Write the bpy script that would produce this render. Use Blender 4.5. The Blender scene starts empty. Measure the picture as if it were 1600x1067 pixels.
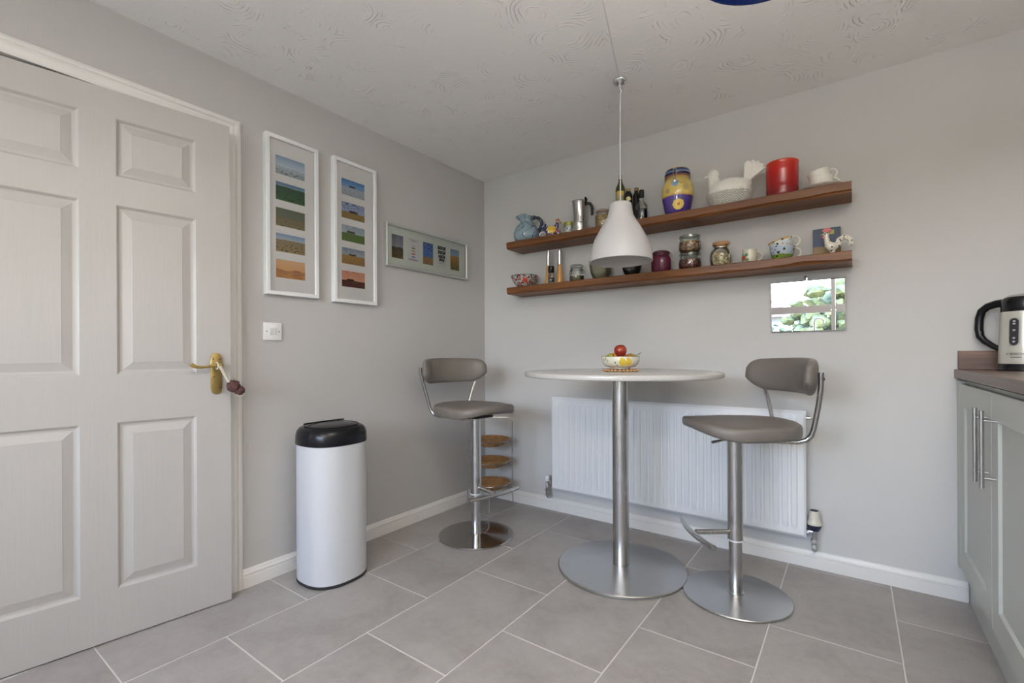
import bpy, bmesh, math, random
from mathutils import Vector, Matrix, noise
random.seed(7)
PI = math.pi
sc = bpy.context.scene
COL = sc.collection

# ------------------------------------------------------------------ camera, world, light, exposure
cam_d = bpy.data.cameras.new('camera'); cam = bpy.data.objects.new('camera', cam_d); COL.objects.link(cam)
cam.matrix_world = (Matrix.Translation((2.2896, -2.7901, 1.0764)) @ Matrix.Rotation(0.6295, 4, 'Z')
                    @ Matrix.Rotation(PI / 2, 4, 'X') @ Matrix.Rotation(-0.0049, 4, 'Z'))
cam_d.sensor_width = 36; cam_d.lens = 36 * 732.5 / 1600; cam_d.shift_y = 20 / 1600
cam_d.clip_start = 0.02
sc.camera = cam

w = bpy.data.worlds.new('world'); sc.world = w; w.use_nodes = True
wt_ = w.node_tree; bg = wt_.nodes['Background']; bg.inputs['Strength'].default_value = 10.5
_tc = wt_.nodes.new('ShaderNodeTexCoord'); _sp = wt_.nodes.new('ShaderNodeSeparateXYZ'); _cr = wt_.nodes.new('ShaderNodeValToRGB')
wt_.links.new(_tc.outputs['Generated'], _sp.inputs[0]); wt_.links.new(_sp.outputs[2], _cr.inputs[0]); wt_.links.new(_cr.outputs[0], bg.inputs['Color'])
_cr.color_ramp.elements[0].position = 0.0; _cr.color_ramp.elements[0].color = (.95, .98, 1.0, 1)       # pale horizon haze
_cr.color_ramp.elements[1].position = 0.5; _cr.color_ramp.elements[1].color = (.26, .51, 1.0, 1)      # blue higher up
sun = bpy.data.lights.new('sun', 'SUN'); sun.energy = 8.0; sun.angle = math.radians(1.0); sun.color = (1.0, .93, .82)
so = bpy.data.objects.new('sun', sun); COL.objects.link(so); so.rotation_euler = (math.radians(-42), math.radians(12), 0)   # from the far side of the house: lights the garden only

def area(name, loc, rot, sx, sy, power, col=(1, 1, 1), portal=False):
    l = bpy.data.lights.new(name, 'AREA'); l.shape = 'RECTANGLE'; l.size = sx; l.size_y = sy; l.energy = power; l.color = col
    o = bpy.data.objects.new(name, l); o.location = loc; o.rotation_euler = rot; COL.objects.link(o)
    if portal: l.cycles.is_portal = True
    return o
area('window_portal', (1.70, -5.57, 1.62), (PI / 2, 0, 0), 2.6, 1.2, 1, portal=True)
area('bounce_light', (2.50, -2.30, 1.95), (PI, 0, 0), .7, .7, 17, (1.0, .945, .86))  # added fill aimed up at the ceiling; no lamp hangs there
area('kitchen_ceiling_light', (1.75, -4.3, 2.37), (0, 0, 0), .35, .35, 10, (1.0, .87, .70))
area('kitchen_ceiling_light', (2.75, -4.3, 2.37), (0, 0, 0), .35, .35, 12, (1.0, .87, .70))

sc.view_settings.view_transform = 'Standard'; sc.view_settings.look = 'None'
sc.view_settings.exposure = 1.38; sc.view_settings.gamma = 1.0
try: sc.view_settings.use_curve_mapping = False
except Exception: pass
sc.cycles.max_bounces = 10; sc.cycles.diffuse_bounces = 6; sc.cycles.sample_clamp_indirect = 6
sc.cycles.use_denoising = True
sc.cycles.caustics_reflective = False; sc.cycles.caustics_refractive = False

# ------------------------------------------------------------------ material helpers
class NT:
    def __init__(s, name):
        s.m = bpy.data.materials.new(name); s.m.use_nodes = True; s.t = s.m.node_tree
        s.p = s.t.nodes['Principled BSDF']; s.out = s.t.nodes['Material Output']
    def n(s, typ, **k):
        nd = s.t.nodes.new(typ)
        for a, b in k.items(): setattr(nd, a, b)
        return nd
    def l(s, a, b): s.t.links.new(a, b)
    def set(s, sock, v):
        if hasattr(v, 'is_output'): s.l(v, sock)
        elif isinstance(v, (tuple, list)) and len(v) == 3 and sock.type == 'RGBA': sock.default_value = (*v, 1)
        else: sock.default_value = v
    def math(s, op, a, b=0.0, c=0.0):
        nd = s.n('ShaderNodeMath', operation=op); s.set(nd.inputs[0], a); s.set(nd.inputs[1], b); s.set(nd.inputs[2], c); return nd.outputs[0]
    def mix(s, f, a, b):
        nd = s.n('ShaderNodeMix', data_type='RGBA'); s.set(nd.inputs[0], f); s.set(nd.inputs[6], a); s.set(nd.inputs[7], b); return nd.outputs[2]
    def coord(s, kind='Object', scale=(1, 1, 1)):
        tc = s.n('ShaderNodeTexCoord'); mp = s.n('ShaderNodeMapping'); s.l(tc.outputs[kind], mp.inputs[0]); mp.inputs['Scale'].default_value = scale
        return mp.outputs[0]
    def noise(s, vec, scale, detail=3, rough=.5, dist=0):
        nd = s.n('ShaderNodeTexNoise'); s.l(vec, nd.inputs['Vector']); nd.inputs['Scale'].default_value = scale
        nd.inputs['Detail'].default_value = detail; nd.inputs['Roughness'].default_value = rough; nd.inputs['Distortion'].default_value = dist
        return nd.outputs[0]
    def voro(s, vec, scale, feature='F1', out=0):
        nd = s.n('ShaderNodeTexVoronoi', feature=feature); s.l(vec, nd.inputs['Vector']); nd.inputs['Scale'].default_value = scale; return nd.outputs[out]
    def ramp(s, f, stops, interp='LINEAR'):
        nd = s.n('ShaderNodeValToRGB'); cr = nd.color_ramp; cr.interpolation = interp
        while len(cr.elements) < len(stops): cr.elements.new(0.5)
        for e, (p, c) in zip(cr.elements, stops):
            e.position = p; e.color = (*c, 1)
        s.set(nd.inputs[0], f); return nd.outputs[0]
    def sep(s, vec):
        nd = s.n('ShaderNodeSeparateXYZ'); s.l(vec, nd.inputs[0]); return nd.outputs
    def bump(s, h, dist=.001, strength=1.0):
        nd = s.n('ShaderNodeBump'); s.l(h, nd.inputs['Height']); nd.inputs['Distance'].default_value = dist; nd.inputs['Strength'].default_value = strength
        s.l(nd.outputs[0], s.p.inputs['Normal']); return nd
    def base(s, v): s.set(s.p.inputs['Base Color'], v)
    def rough(s, v): s.set(s.p.inputs['Roughness'], v)
    def metal(s, v=1.0): s.p.inputs['Metallic'].default_value = v
    def spec(s, v): s.p.inputs['Specular IOR Level'].default_value = v
    def coat(s, v, r=.05): s.p.inputs['Coat Weight'].default_value = v; s.p.inputs['Coat Roughness'].default_value = r

MC = {}
def plain(name, col, rough=.5, metal=0, var=.04, nscale=30, bump=0, bscale=200, spec=.5):
    if name in MC: return MC[name]
    t = NT(name); v = t.coord(); nz = t.noise(v, nscale, 3)
    a = tuple(max(0, c * (1 - var)) for c in col); b = tuple(min(1, c * (1 + var)) for c in col)
    t.base(t.mix(nz, a, b)); t.rough(rough); t.metal(metal); t.spec(spec)
    if bump: t.bump(t.noise(v, bscale, 2), bump)
    MC[name] = t.m; return t.m

def m_wall(name, col, bump=.0006):
    t = NT(name); v = t.coord(); t.base(t.mix(t.noise(v, 1.5, 3), tuple(c * .985 for c in col), tuple(c * 1.015 for c in col)))
    t.rough(.75); t.spec(.3); t.bump(t.noise(v, 220, 3, .6), bump); return t.m
def m_ceiling():
    t = NT('artex_ceiling'); v = t.coord()
    wn = t.n('ShaderNodeTexNoise'); t.l(v, wn.inputs['Vector']); wn.inputs['Scale'].default_value = 3.0
    va = t.n('ShaderNodeVectorMath', operation='MULTIPLY_ADD'); t.l(wn.outputs['Color'], va.inputs[0]); va.inputs[1].default_value = (.16, .16, 0); t.l(v, va.inputs[2])
    d = t.voro(va.outputs[0], 5.5, 'F1', 0)
    wv = t.math('SINE', t.math('MULTIPLY', d, 70.0))
    msk = t.ramp(t.noise(v, 9, 3, .6), [(.53, (0, 0, 0)), (.66, (1, 1, 1))])
    fine = t.noise(v, 45, 4, .6)
    h = t.math('ADD', t.math('MULTIPLY', t.math('POWER', t.math('MAXIMUM', wv, 0.0), 4.0), msk), t.math('MULTIPLY', fine, .30))
    t.bump(h, .0030); t.base((.89, .885, .87)); t.rough(.7); t.spec(.3); return t.m
def m_wood(name, dark, light, axis=0, scale=1.0, rough=.35, coat=.2, grain=60):
    t = NT(name); sc3 = [14, 14, 14]; sc3[axis] = .8
    v = t.coord('Object', tuple(x * scale for x in sc3))
    oi = t.n('ShaderNodeObjectInfo'); va = t.n('ShaderNodeVectorMath', operation='ADD'); t.l(v, va.inputs[0]); t.l(oi.outputs['Random'], va.inputs[1]); v = va.outputs[0]
    n1 = t.noise(v, 1.2, 5, .6, .6); n2 = t.noise(v, 6, 4, .7)
    f = t.math('ADD', t.math('MULTIPLY', n1, .65), t.math('MULTIPLY', n2, .35))
    t.base(t.ramp(f, [(.32, dark), (.52, tuple((a + b) / 2 for a, b in zip(dark, light))), (.68, light)])); t.rough(rough); t.coat(coat, .2); t.bump(n2, .0006)
    return t.m
def m_tile():
    t = NT('porcelain_floor_tile'); v = t.coord('Object')
    oi = t.n('ShaderNodeObjectInfo')
    cb = t.n('ShaderNodeCombineXYZ'); r = t.math('MULTIPLY', oi.outputs['Random'], 40.0); t.l(r, cb.inputs[0]); t.l(r, cb.inputs[1])
    va = t.n('ShaderNodeVectorMath', operation='ADD'); t.l(v, va.inputs[0]); t.l(cb.outputs[0], va.inputs[1]); v = va.outputs[0]
    n1 = t.noise(v, 3.5, 6, .62, .5); n2 = t.noise(v, 28, 5, .7); n3 = t.noise(v, 170, 2)
    f = t.math('ADD', t.math('MULTIPLY', n1, .55), t.math('ADD', t.math('MULTIPLY', n2, .3), t.math('MULTIPLY', n3, .15)))
    c = t.ramp(f, [(.33, (.285, .262, .243)), (.5, (.36, .335, .315)), (.68, (.43, .405, .385))])
    sh = t.math('ADD', t.math('MULTIPLY', oi.outputs['Random'], .08), .96)
    hs = t.n('ShaderNodeHueSaturation'); t.l(c, hs.inputs['Color']); t.l(sh, hs.inputs['Value']); t.base(hs.outputs[0])
    t.rough(t.math('ADD', t.math('MULTIPLY', n2, .2), .42)); t.bump(n2, .0006); return t.m
def m_steel(name, axis=2, rough=.24, col=(.60, .59, .58), radial=False):
    t = NT(name); s3 = [1, 1, 1]; s3[axis] = 160
    if radial: s3 = [8, 120, 1]
    v = t.coord('Object', tuple(s3)); nz = t.noise(v, 3, 3)
    cloud = t.noise(t.coord('Object'), 5, 3)
    t.base(t.mix(nz, tuple(c * .9 for c in col), col)); t.metal(); t.rough(t.math('ADD', t.math('MULTIPLY', t.math('ADD', nz, cloud), .1), rough - .1)); t.bump(nz, .00004)
    return t.m
def m_glass(name, tint=(1, 1, 1), refl=.12, dark=0.0, r=.03):
    if name in MC: return MC[name]
    t = NT(name); tr = t.n('ShaderNodeBsdfTransparent'); tr.inputs[0].default_value = (*tint, 1)
    gl = t.n('ShaderNodeBsdfGlossy'); gl.inputs['Roughness'].default_value = r; gl.inputs['Color'].default_value = (.95, .97, .96, 1)
    lw = t.n('ShaderNodeLayerWeight'); lw.inputs[0].default_value = .35
    f = t.math('MINIMUM', t.math('ADD', t.math('MULTIPLY', lw.outputs['Fresnel'], .75), refl * .3), 1.0)
    mx = t.n('ShaderNodeMixShader'); t.l(f, mx.inputs[0]); t.l(tr.outputs[0], mx.inputs[1]); t.l(gl.outputs[0], mx.inputs[2]); t.l(mx.outputs[0], t.out.inputs[0])
    MC[name] = t.m; return t.m
def m_glaze(name, stops=None, spots=(), axis=2, rough=.12, noise_amt=0, speck=None, lines=None, base=None, bump=None):
    """ceramic with painted bands along an axis (object metres) and painted round motifs [(centre, radius, colour, squash_z)]"""
    t = NT(name); v = t.coord('Object'); s = t.sep(v)
    if stops:
        z0, z1 = stops[0][0], stops[-1][0] + .001
        h = s[axis]
        if noise_amt: h = t.math('ADD', h, t.math('MULTIPLY', t.math('SUBTRACT', t.noise(v, 25, 3), .5), noise_amt))
        f = t.math('DIVIDE', t.math('SUBTRACT', h, z0), z1 - z0)
        c = t.ramp(f, [(max(0, (z - z0) / (z1 - z0)), cc) for z, cc in stops], 'CONSTANT')
    else: c = t.mix(t.noise(v, 12, 2), tuple(x * .96 for x in base), base)
    if speck:
        for scale, thr, colr in speck:
            d = t.voro(v, scale, 'F1', 0); c = t.mix(t.math('LESS_THAN', t.math('ADD', d, t.math('MULTIPLY', t.math('SUBTRACT', t.noise(v, scale * .5, 2), .5), .3)), thr + .08), c, colr)
    if lines:
        k_, thr, colr = lines; an = t.math('ARCTAN2', s[1], s[0]); sw_ = t.math('ADD', t.math('MULTIPLY', t.math('SINE', t.math('MULTIPLY', s[2], 46.0)), .45), t.math('MULTIPLY', t.noise(v, 14, 2), 1.1))
        wv = t.math('ABSOLUTE', t.math('SINE', t.math('MULTIPLY', t.math('ADD', an, sw_), k_)))
        c = t.mix(t.math('LESS_THAN', wv, thr), c, colr); c = t.mix(t.math('LESS_THAN', t.math('ABSOLUTE', t.math('SUBTRACT', s[2], t.math('ADD', .118, t.math('MULTIPLY', t.math('COSINE', t.math('MULTIPLY', an, 3.5)), .018)))), .0022), c, colr)
    for sp in spots:
        (cx, cy, cz), r, colr = sp[:3]; q = sp[3] if len(sp) > 3 else 1.0
        dx = t.math('SUBTRACT', s[0], cx); dy = t.math('SUBTRACT', s[1], cy); dz = t.math('MULTIPLY', t.math('SUBTRACT', s[2], cz), q)
        d = t.math('SQRT', t.math('ADD', t.math('ADD', t.math('MULTIPLY', dx, dx), t.math('MULTIPLY', dy, dy)), t.math('MULTIPLY', dz, dz)))
        d = t.math('ADD', d, t.math('MULTIPLY', t.math('SUBTRACT', t.noise(v, 90, 1), .5), r * .5))
        c = t.mix(t.math('LESS_THAN', d, r), c, colr)
    t.base(c); t.rough(rough); t.coat(.5, .06)
    if bump: t.bump(t.voro(v, bump[0], 'F1', 0), bump[1])
    return t.m
def m_bits(name, cols, scale=90, rough=.45):
    t = NT(name); v = t.coord('Object'); vr = t.n('ShaderNodeTexVoronoi'); t.l(v, vr.inputs['Vector']); vr.inputs['Scale'].default_value = scale
    s = t.n('ShaderNodeSeparateColor'); t.l(vr.outputs['Color'], s.inputs[0])
    k = len(cols); c = t.ramp(s.outputs[0], [(i / k, cc) for i, cc in enumerate(cols)], 'CONSTANT')
    c = t.mix(t.ramp(vr.outputs['Distance'], [(.25, (0, 0, 0)), (.75, (1, 1, 1))]), c, tuple(x * .35 for x in cols[0]))
    t.base(c); t.rough(rough); t.bump(t.math('SUBTRACT', 1.0, vr.outputs['Distance']), .003); return t.m
def m_scene(name, bands, hz=.5, amp=.08, nsc=3.0, clump=None, cloud=None, field=14.0, tree=None):
    """printed landscape on UV: bands = sky_top, sky_low, land_far, land_near"""
    t = NT(name); tc = t.n('ShaderNodeTexCoord'); uv = tc.outputs['UV']; s = t.sep(uv)
    u, vv = s[0], s[1]
    hl = t.math('ADD', hz, t.math('MULTIPLY', t.math('SUBTRACT', t.noise(uv, nsc, 2), .5), amp * 2))
    sky = t.mix(t.math('DIVIDE', t.math('SUBTRACT', 1.0, vv), 1.0 - hz), bands[0], bands[1])
    if cloud:
        mp = t.n('ShaderNodeMapping'); t.l(uv, mp.inputs[0]); mp.inputs['Scale'].default_value = (1.3, 3.2, 1)
        sky = t.mix(t.ramp(t.noise(mp.outputs[0], cloud[0], 5, .6), [(.48, (0, 0, 0)), (.62, (1, 1, 1))]), sky, cloud[1])
    mp2 = t.n('ShaderNodeMapping'); t.l(uv, mp2.inputs[0]); mp2.inputs['Scale'].default_value = (.8, 3.0, 1); mp2.inputs['Rotation'].default_value = (0, 0, .25)
    tex = t.noise(mp2.outputs[0], field, 5, .65)
    g = t.math('DIVIDE', vv, hz)
    land = t.mix(g, bands[3], bands[2]); land = t.mix(t.math('MULTIPLY', t.ramp(tex, [(.42, (0, 0, 0)), (.62, (1, 1, 1))]), .72), land, tuple(x * .35 for x in bands[2]))
    c = t.mix(t.math('LESS_THAN', vv, hl), sky, land)
    if tree:   # dark tree blobs low in the picture
        d = t.voro(uv, tree[0], 'F1', 0); m = t.math('MULTIPLY', t.math('LESS_THAN', d, .3), t.math('LESS_THAN', vv, tree[1])); c = t.mix(m, c, tree[2])
    if clump:  # clump of cypresses on the skyline
        cu, cv, wu, hv, colr = clump
        du = t.math('ABSOLUTE', t.math('SUBTRACT', u, cu)); dv = t.math('ABSOLUTE', t.math('SUBTRACT', vv, cv))
        lim = t.math('ADD', hv, t.math('MULTIPLY', t.math('SUBTRACT', t.noise(uv, 22, 2), .5), hv * 1.6))
        m = t.math('MULTIPLY', t.math('LESS_THAN', du, wu), t.math('LESS_THAN', dv, lim)); c = t.mix(m, c, colr)
    t.base(c); t.rough(.35); return t.m

# ------------------------------------------------------------------ mesh helpers
class B:
    def __init__(s): s.b = bmesh.new()
    def _xf(s, vs, M):
        if M is not None:
            for v in vs: v.co = M @ v.co
    def box(s, lo, hi, bev=0, M=None, seg=2):
        r = bmesh.ops.create_cube(s.b, size=1); vs = r['verts']
        for v in vs:
            for i in range(3): v.co[i] = lo[i] + (v.co[i] + .5) * (hi[i] - lo[i])
        if bev:
            es = list({e for v in vs for e in v.link_edges})
            r2 = bmesh.ops.bevel(s.b, geom=es, offset=bev, segments=seg, profile=.5, affect='EDGES')
            vs = list({v for f in r2['faces'] for v in f.verts} | {v for v in vs if v.is_valid})
        s._xf(vs, M); return s
    def lathe(s, prof, seg=32, c=(0, 0, 0), M=None, sx=1, sy=1, ang=2 * PI):
        """prof [(r,z)...] ; r==0 ends become poles"""
        rings = []; full = abs(ang - 2 * PI) < 1e-6; n = seg if full else seg + 1; allv = []
        for r, z in prof:
            if r < 1e-6: v = s.b.verts.new((c[0], c[1], c[2] + z)); rings.append([v] * n); allv.append(v)
            else:
                ring = [s.b.verts.new((c[0] + sx * r * math.cos(ang * i / seg), c[1] + sy * r * math.sin(ang * i / seg), c[2] + z)) for i in range(n)]
                rings.append(ring); allv += ring
        for a, b in zip(rings, rings[1:]):
            for i in range(seg):
                j = (i + 1) % n
                q = [a[i], a[j], b[j], b[i]]; u = []
                for x in q:
                    if x not in u: u.append(x)
                if len(u) > 2:
                    try: s.b.faces.new(u)
                    except ValueError: pass
        s._xf(allv, M); return s
    def rod(s, p, q, r, seg=12, r2=None, caps=True):
        return s.tube([p, q], r, seg, caps=caps, radii=[r, r2 if r2 is not None else r])
    def tube(s, pts, r, seg=10, caps=True, closed=False, radii=None, flat=1.0):
        P = [Vector(p) for p in pts]; n = len(P); rings = []
        up = None
        for i, p in enumerate(P):
            if closed: t = (P[(i + 1) % n] - P[i - 1])
            else: t = (P[min(i + 1, n - 1)] - P[max(i - 1, 0)])
            t.normalize()
            if up is None:
                up = Vector((0, 0, 1)) if abs(t.z) < .9 else Vector((1, 0, 0))
            a = t.cross(up); a.normalize(); bb = a.cross(t); bb.normalize(); up = bb
            rr = radii[i] if radii else r
            rings.append([s.b.verts.new(p + a * math.cos(2 * PI * k / seg) * rr * flat + bb * math.sin(2 * PI * k / seg) * rr) for k in range(seg)])
        pr = list(zip(rings, rings[1:])) + ([(rings[-1], rings[0])] if closed else [])
        for A, Bq in pr:
            for k in range(seg):
                j = (k + 1) % seg; s.b.faces.new([A[k], A[j], Bq[j], Bq[k]])
        if caps and not closed:
            s.b.faces.new(rings[0][::-1]); s.b.faces.new(rings[-1])
        return s
    def ball(s, c, r, sub=2, sq=(1, 1, 1), M=None):
        q = bmesh.ops.create_icosphere(s.b, subdivisions=sub, radius=1)
        for v in q['verts']: v.co = Vector((c[0] + v.co.x * r * sq[0], c[1] + v.co.y * r * sq[1], c[2] + v.co.z * r * sq[2]))
        s._xf(q['verts'], M); return s
    def grid(s, fn, nu, nv, closed_u=False):
        V = [[s.b.verts.new(fn(i / nu, j / nv)) for j in range(nv + 1)] for i in range(nu + (0 if closed_u else 1))]
        m = len(V)
        for i in range(nu):
            for j in range(nv):
                a = V[i][j]; b = V[(i + 1) % m][j]; c = V[(i + 1) % m][j + 1]; d = V[i][j + 1]
                try: s.b.faces.new([a, b, c, d])
                except ValueError: pass
        return s
    def prism(s, pts, z0, z1, bev=0):
        lo = [s.b.verts.new((x, y, z0)) for x, y in pts]; hi = [s.b.verts.new((x, y, z1)) for x, y in pts]; n = len(pts)
        f1 = s.b.faces.new(lo[::-1]); f2 = s.b.faces.new(hi)
        for i in range(n): s.b.faces.new([lo[i], lo[(i + 1) % n], hi[(i + 1) % n], hi[i]])
        if bev:
            es = [e for f in (f1, f2) for e in f.edges]
            bmesh.ops.bevel(s.b, geom=es, offset=bev, segments=3, profile=.5, affect='EDGES')
        return s
    def profile(s, prof, a, b, axis='x'):
        """extrude closed 2-D profile [(d,z)] ; axis x: (x,d,z) ; axis y: (d,y,z)"""
        mk = (lambda t, d, z: (t, d, z)) if axis == 'x' else (lambda t, d, z: (d, t, z))
        A = [s.b.verts.new(mk(a, d, z)) for d, z in prof]; Z = [s.b.verts.new(mk(b, d, z)) for d, z in prof]; n = len(prof)
        s.b.faces.new(A[::-1]); s.b.faces.new(Z)
        for i in range(n): s.b.faces.new([A[i], A[(i + 1) % n], Z[(i + 1) % n], Z[i]])
        return s
    def mesh(s, name, smooth=True, ang=38):
        bmesh.ops.recalc_face_normals(s.b, faces=s.b.faces[:])
        me = bpy.data.meshes.new(name); s.b.to_mesh(me); s.b.free()
        if smooth:
            me.polygons.foreach_set('use_smooth', [True] * len(me.polygons)); me.set_sharp_from_angle(angle=math.radians(ang))
        return me
    def obj(s, name, mat, parent=None, smooth=True, ang=38, loc=None):
        o = bpy.data.objects.new(name, s.mesh(name, smooth, ang)); COL.objects.link(o)
        if mat: o.data.materials.append(mat)
        if parent: o.parent = parent
        if loc: o.location = loc
        return o
def tag(o, label=None, cat=None, group=None, kind=None):
    for k, v in (('label', label), ('category', cat), ('group', group), ('kind', kind)):
        if v: o[k] = v
    return o
def thing(name, label, cat, loc=(0, 0, 0), rz=0, group=None, rx=0):
    o = bpy.data.objects.new(name, None); COL.objects.link(o); o.location = loc; o.rotation_euler = (rx, 0, rz); o.empty_display_size = .05
    return tag(o, label, cat, group)
def struct(o): o['kind'] = 'structure'; return o
def arc(c, r, a0, a1, n, plane='xz', ry=None):
    out = []; ry = ry or r
    for i in range(n + 1):
        a = a0 + (a1 - a0) * i / n; p, q = r * math.cos(a), ry * math.sin(a)
        out.append({'xz': (c[0] + p, c[1], c[2] + q), 'xy': (c[0] + p, c[1] + q, c[2]), 'yz': (c[0], c[1] + p, c[2] + q)}[plane])
    return out
def quad_uv(name, pts, mat, parent):
    me = bpy.data.meshes.new(name); me.from_pydata(pts, [], [(0, 1, 2, 3)]); uv = me.uv_layers.new(name='uv')
    for i, c in enumerate([(0, 0), (1, 0), (1, 1), (0, 1)]): uv.data[i].uv = c
    me.materials.append(mat); o = bpy.data.objects.new(name, me); COL.objects.link(o); o.parent = parent; return o

# ------------------------------------------------------------------ shared materials
W_LEFT = m_wall('wall_paint_shaded', (.50, .487, .472)); W_MAIN = m_wall('wall_paint', (.585, .575, .560))  # left wall: same paint darkened to stand in for its weaker light
M_CEIL = m_ceiling(); M_TILE = m_tile(); M_GROUT = plain('grout', (.66, .635, .61), .85, bump=.0005)
M_GLOSSW = plain('white_gloss_paint', (.74, .72, .69), .35, var=.015, nscale=4)
M_DOOR = None
def m_door():
    t = NT('door_white_woodgrain'); v = t.coord('Object', (60, 60, 3)); nz = t.noise(v, 2, 4, .6)
    t.base(t.mix(nz, (.44, .42, .395), (.47, .45, .425))); t.rough(.42); t.bump(nz, .0005); return t.m
M_DOOR = m_door()
M_SHELF = m_wood('shelf_wood', (.075, .022, .005), (.27, .100, .022), 0, .7, .48, .05)
M_WORK = m_wood('walnut_worktop', (.085, .050, .036), (.22, .145, .11), 1, .8, .38, .1)
M_WORKX = m_wood('walnut_upstand', (.085, .045, .030), (.26, .15, .10), 0, .8, .4, .1)
M_CAB = plain('cabinet_sage_grey', (.52, .535, .50), .4, var=.02, nscale=5)
M_STEEL = m_steel('brushed_steel_pole', 0, .26); M_STEELD = m_steel('brushed_steel_disc', 1, .30, (.56, .55, .53))
M_POL = m_steel('polished_steel', 1, .13, (.62, .60, .58)); M_CHROME = plain('chrome', (.75, .75, .76), .1, 1, var=.01)
M_LEATH = plain('taupe_faux_leather', (.165, .145, .128), .42, var=.05, bump=.0003, bscale=500)
M_WHITE = plain('satin_white_enamel', (.58, .585, .60), .32, var=.01, nscale=3)
M_PLW = plain('white_plastic', (.80, .80, .80), .45, var=.01)
M_BLK = plain('black_plastic', (.008, .008, .010), .25, var=.1, spec=.35); M_BLKR = plain('black_rubber', (.02, .02, .02), .6)
M_BRASS = plain('aged_brass', (.58, .42, .16), .3, 1, var=.15, nscale=60)
M_PORC = plain('white_porcelain', (.82, .80, .73), .15, var=.015)
M_GLASS = m_glass('clear_glass', (.93, .96, .94))
M_PANE = m_glass('pane_glass', (.98, .99, .99), .05)
M_PGLASS = m_glass('picture_glass', (1, 1, 1), .0)

# ------------------------------------------------------------------ room shell
RX, BY, H = 3.30, -5.60, 2.40
def wallplate(name, mat, lo, hi, axis, holes=()):
    """slab wall; holes given as (a0,a1,z0,z1) along the wall"""
    b = B(); along = 0 if axis == 'x' else 1
    a0, a1 = lo[along], hi[along]; cuts = sorted({a0, a1, *[h[0] for h in holes], *[h[1] for h in holes]}); zs = sorted({lo[2], hi[2], *[h[2] for h in holes], *[h[3] for h in holes]})
    for p, q in zip(cuts, cuts[1:]):
        for z0, z1 in zip(zs, zs[1:]):
            if any(h[0] <= p and q <= h[1] and h[2] <= z0 and z1 <= h[3] for h in holes): continue
            l, h_ = list(lo), list(hi); l[along], h_[along], l[2], h_[2] = p, q, z0, z1; b.box(l, h_)
    bmesh.ops.remove_doubles(b.b, verts=b.b.verts[:], dist=1e-5)
    return struct(b.obj(name, mat, smooth=False))
DY0, DY1, DZ = -2.745, -1.835, 2.092     # doorway in the left wall
wallplate('wall_left', W_LEFT, (-.12, BY - .12, -.1), (0, .12, H), 'y', [(DY0, DY1, -.1, DZ)])
wallplate('wall_front', W_MAIN, (0, 0, -.1), (RX, .12, H), 'x')
wallplate('wall_right', W_MAIN, (RX, BY - .12, -.1), (RX + .12, .12, H), 'y')
WX0, WX1, WZ0, WZ1 = .42, 2.98, 1.04, 2.20
wallplate('wall_back', W_MAIN, (0, BY - .12, -.1), (RX, BY, H), 'x', [(WX0, WX1, WZ0, WZ1)])
wallplate('wall_hall', W_LEFT, (-1.3, DY0 - .6, -.1), (-1.2, DY1 + .6, H), 'y')
for i, y in enumerate((DY0 - .6, DY1 + .5)): struct(B().box((-1.2, y, -.1), (-.12, y + .1, H)).obj('wall_hall_end', W_LEFT, smooth=False))
struct(B().box((-1.3, BY - .12, H), (RX + .12, .12, H + .08)).obj('ceiling', M_CEIL, smooth=False))

floor = struct(B().box((-1.3, BY - .12, -.1), (RX + .12, .12, -.0015)).obj('floor', M_GROUT, smooth=False))
G = .0025; P = .648
xs = [-.5, -.078, .342, .760, 1.178, 1.600, 2.015, 2.425, 2.845, 3.265, 3.69]
def tile_mesh(wd, ln):
    return B().box((-wd / 2, -ln / 2, -.0095), (wd / 2, ln / 2, 0), .0012, seg=1).mesh('tile', False)
cache = {}
for i in range(len(xs) - 1):
    x0, x1 = xs[i] + G, xs[i + 1] - G
    if x1 > RX: x1 = RX
    if x0 >= RX: continue
    if x0 < 0: x0 = 0.0 if i == 1 else x0
    if i == 0: continue
    off = -.358 if i % 2 == 1 else -.690 + P
    k = -1
    while True:
        yA = off - k * P - G; yB = off - (k + 1) * P + G; k += 1
        if yA < BY: break
        a, bq = min(yA, 0), max(yB, BY)
        if a - bq < .02: continue
        key = (round(x1 - x0, 4), round(a - bq, 4))
        if key not in cache: cache[key] = tile_mesh(*key); cache[key].materials.append(M_TILE)
        o = bpy.data.objects.new('tile', cache[key]); COL.objects.link(o); o.location = ((x0 + x1) / 2, (a + bq) / 2, 0); o.parent = floor

# skirting with an ogee top
SK = [(0, 0), (.016, 0), (.016, .052), (.0125, .054), (.015, .060), (.0145, .066), (.010, .073), (.008, .080), (.004, .084), (0, .085)]
b = B().profile([(-d, z) for d, z in SK], .016, 2.685, 'x'); struct(b.obj('baseboard_front', M_GLOSSW, smooth=False))
b = B().profile(SK, -1.777, 0, 'y'); struct(b.obj('baseboard_left', M_GLOSSW, smooth=False))

# door surround: jambs, stop and moulded architrave
AR = [(0, 0), (.012, 0), (.017, .010), (.017, .018), (.011, .024), (.013, .034), (.010, .052), (.007, .060), (0, .060)]   # (out, across)
t1 = bpy.data.objects.new('trim_1', None); COL.objects.link(t1); t1['kind'] = 'structure'
b = B()
yI, yO, zI = DY1, DY1 + .058, DZ
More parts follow.
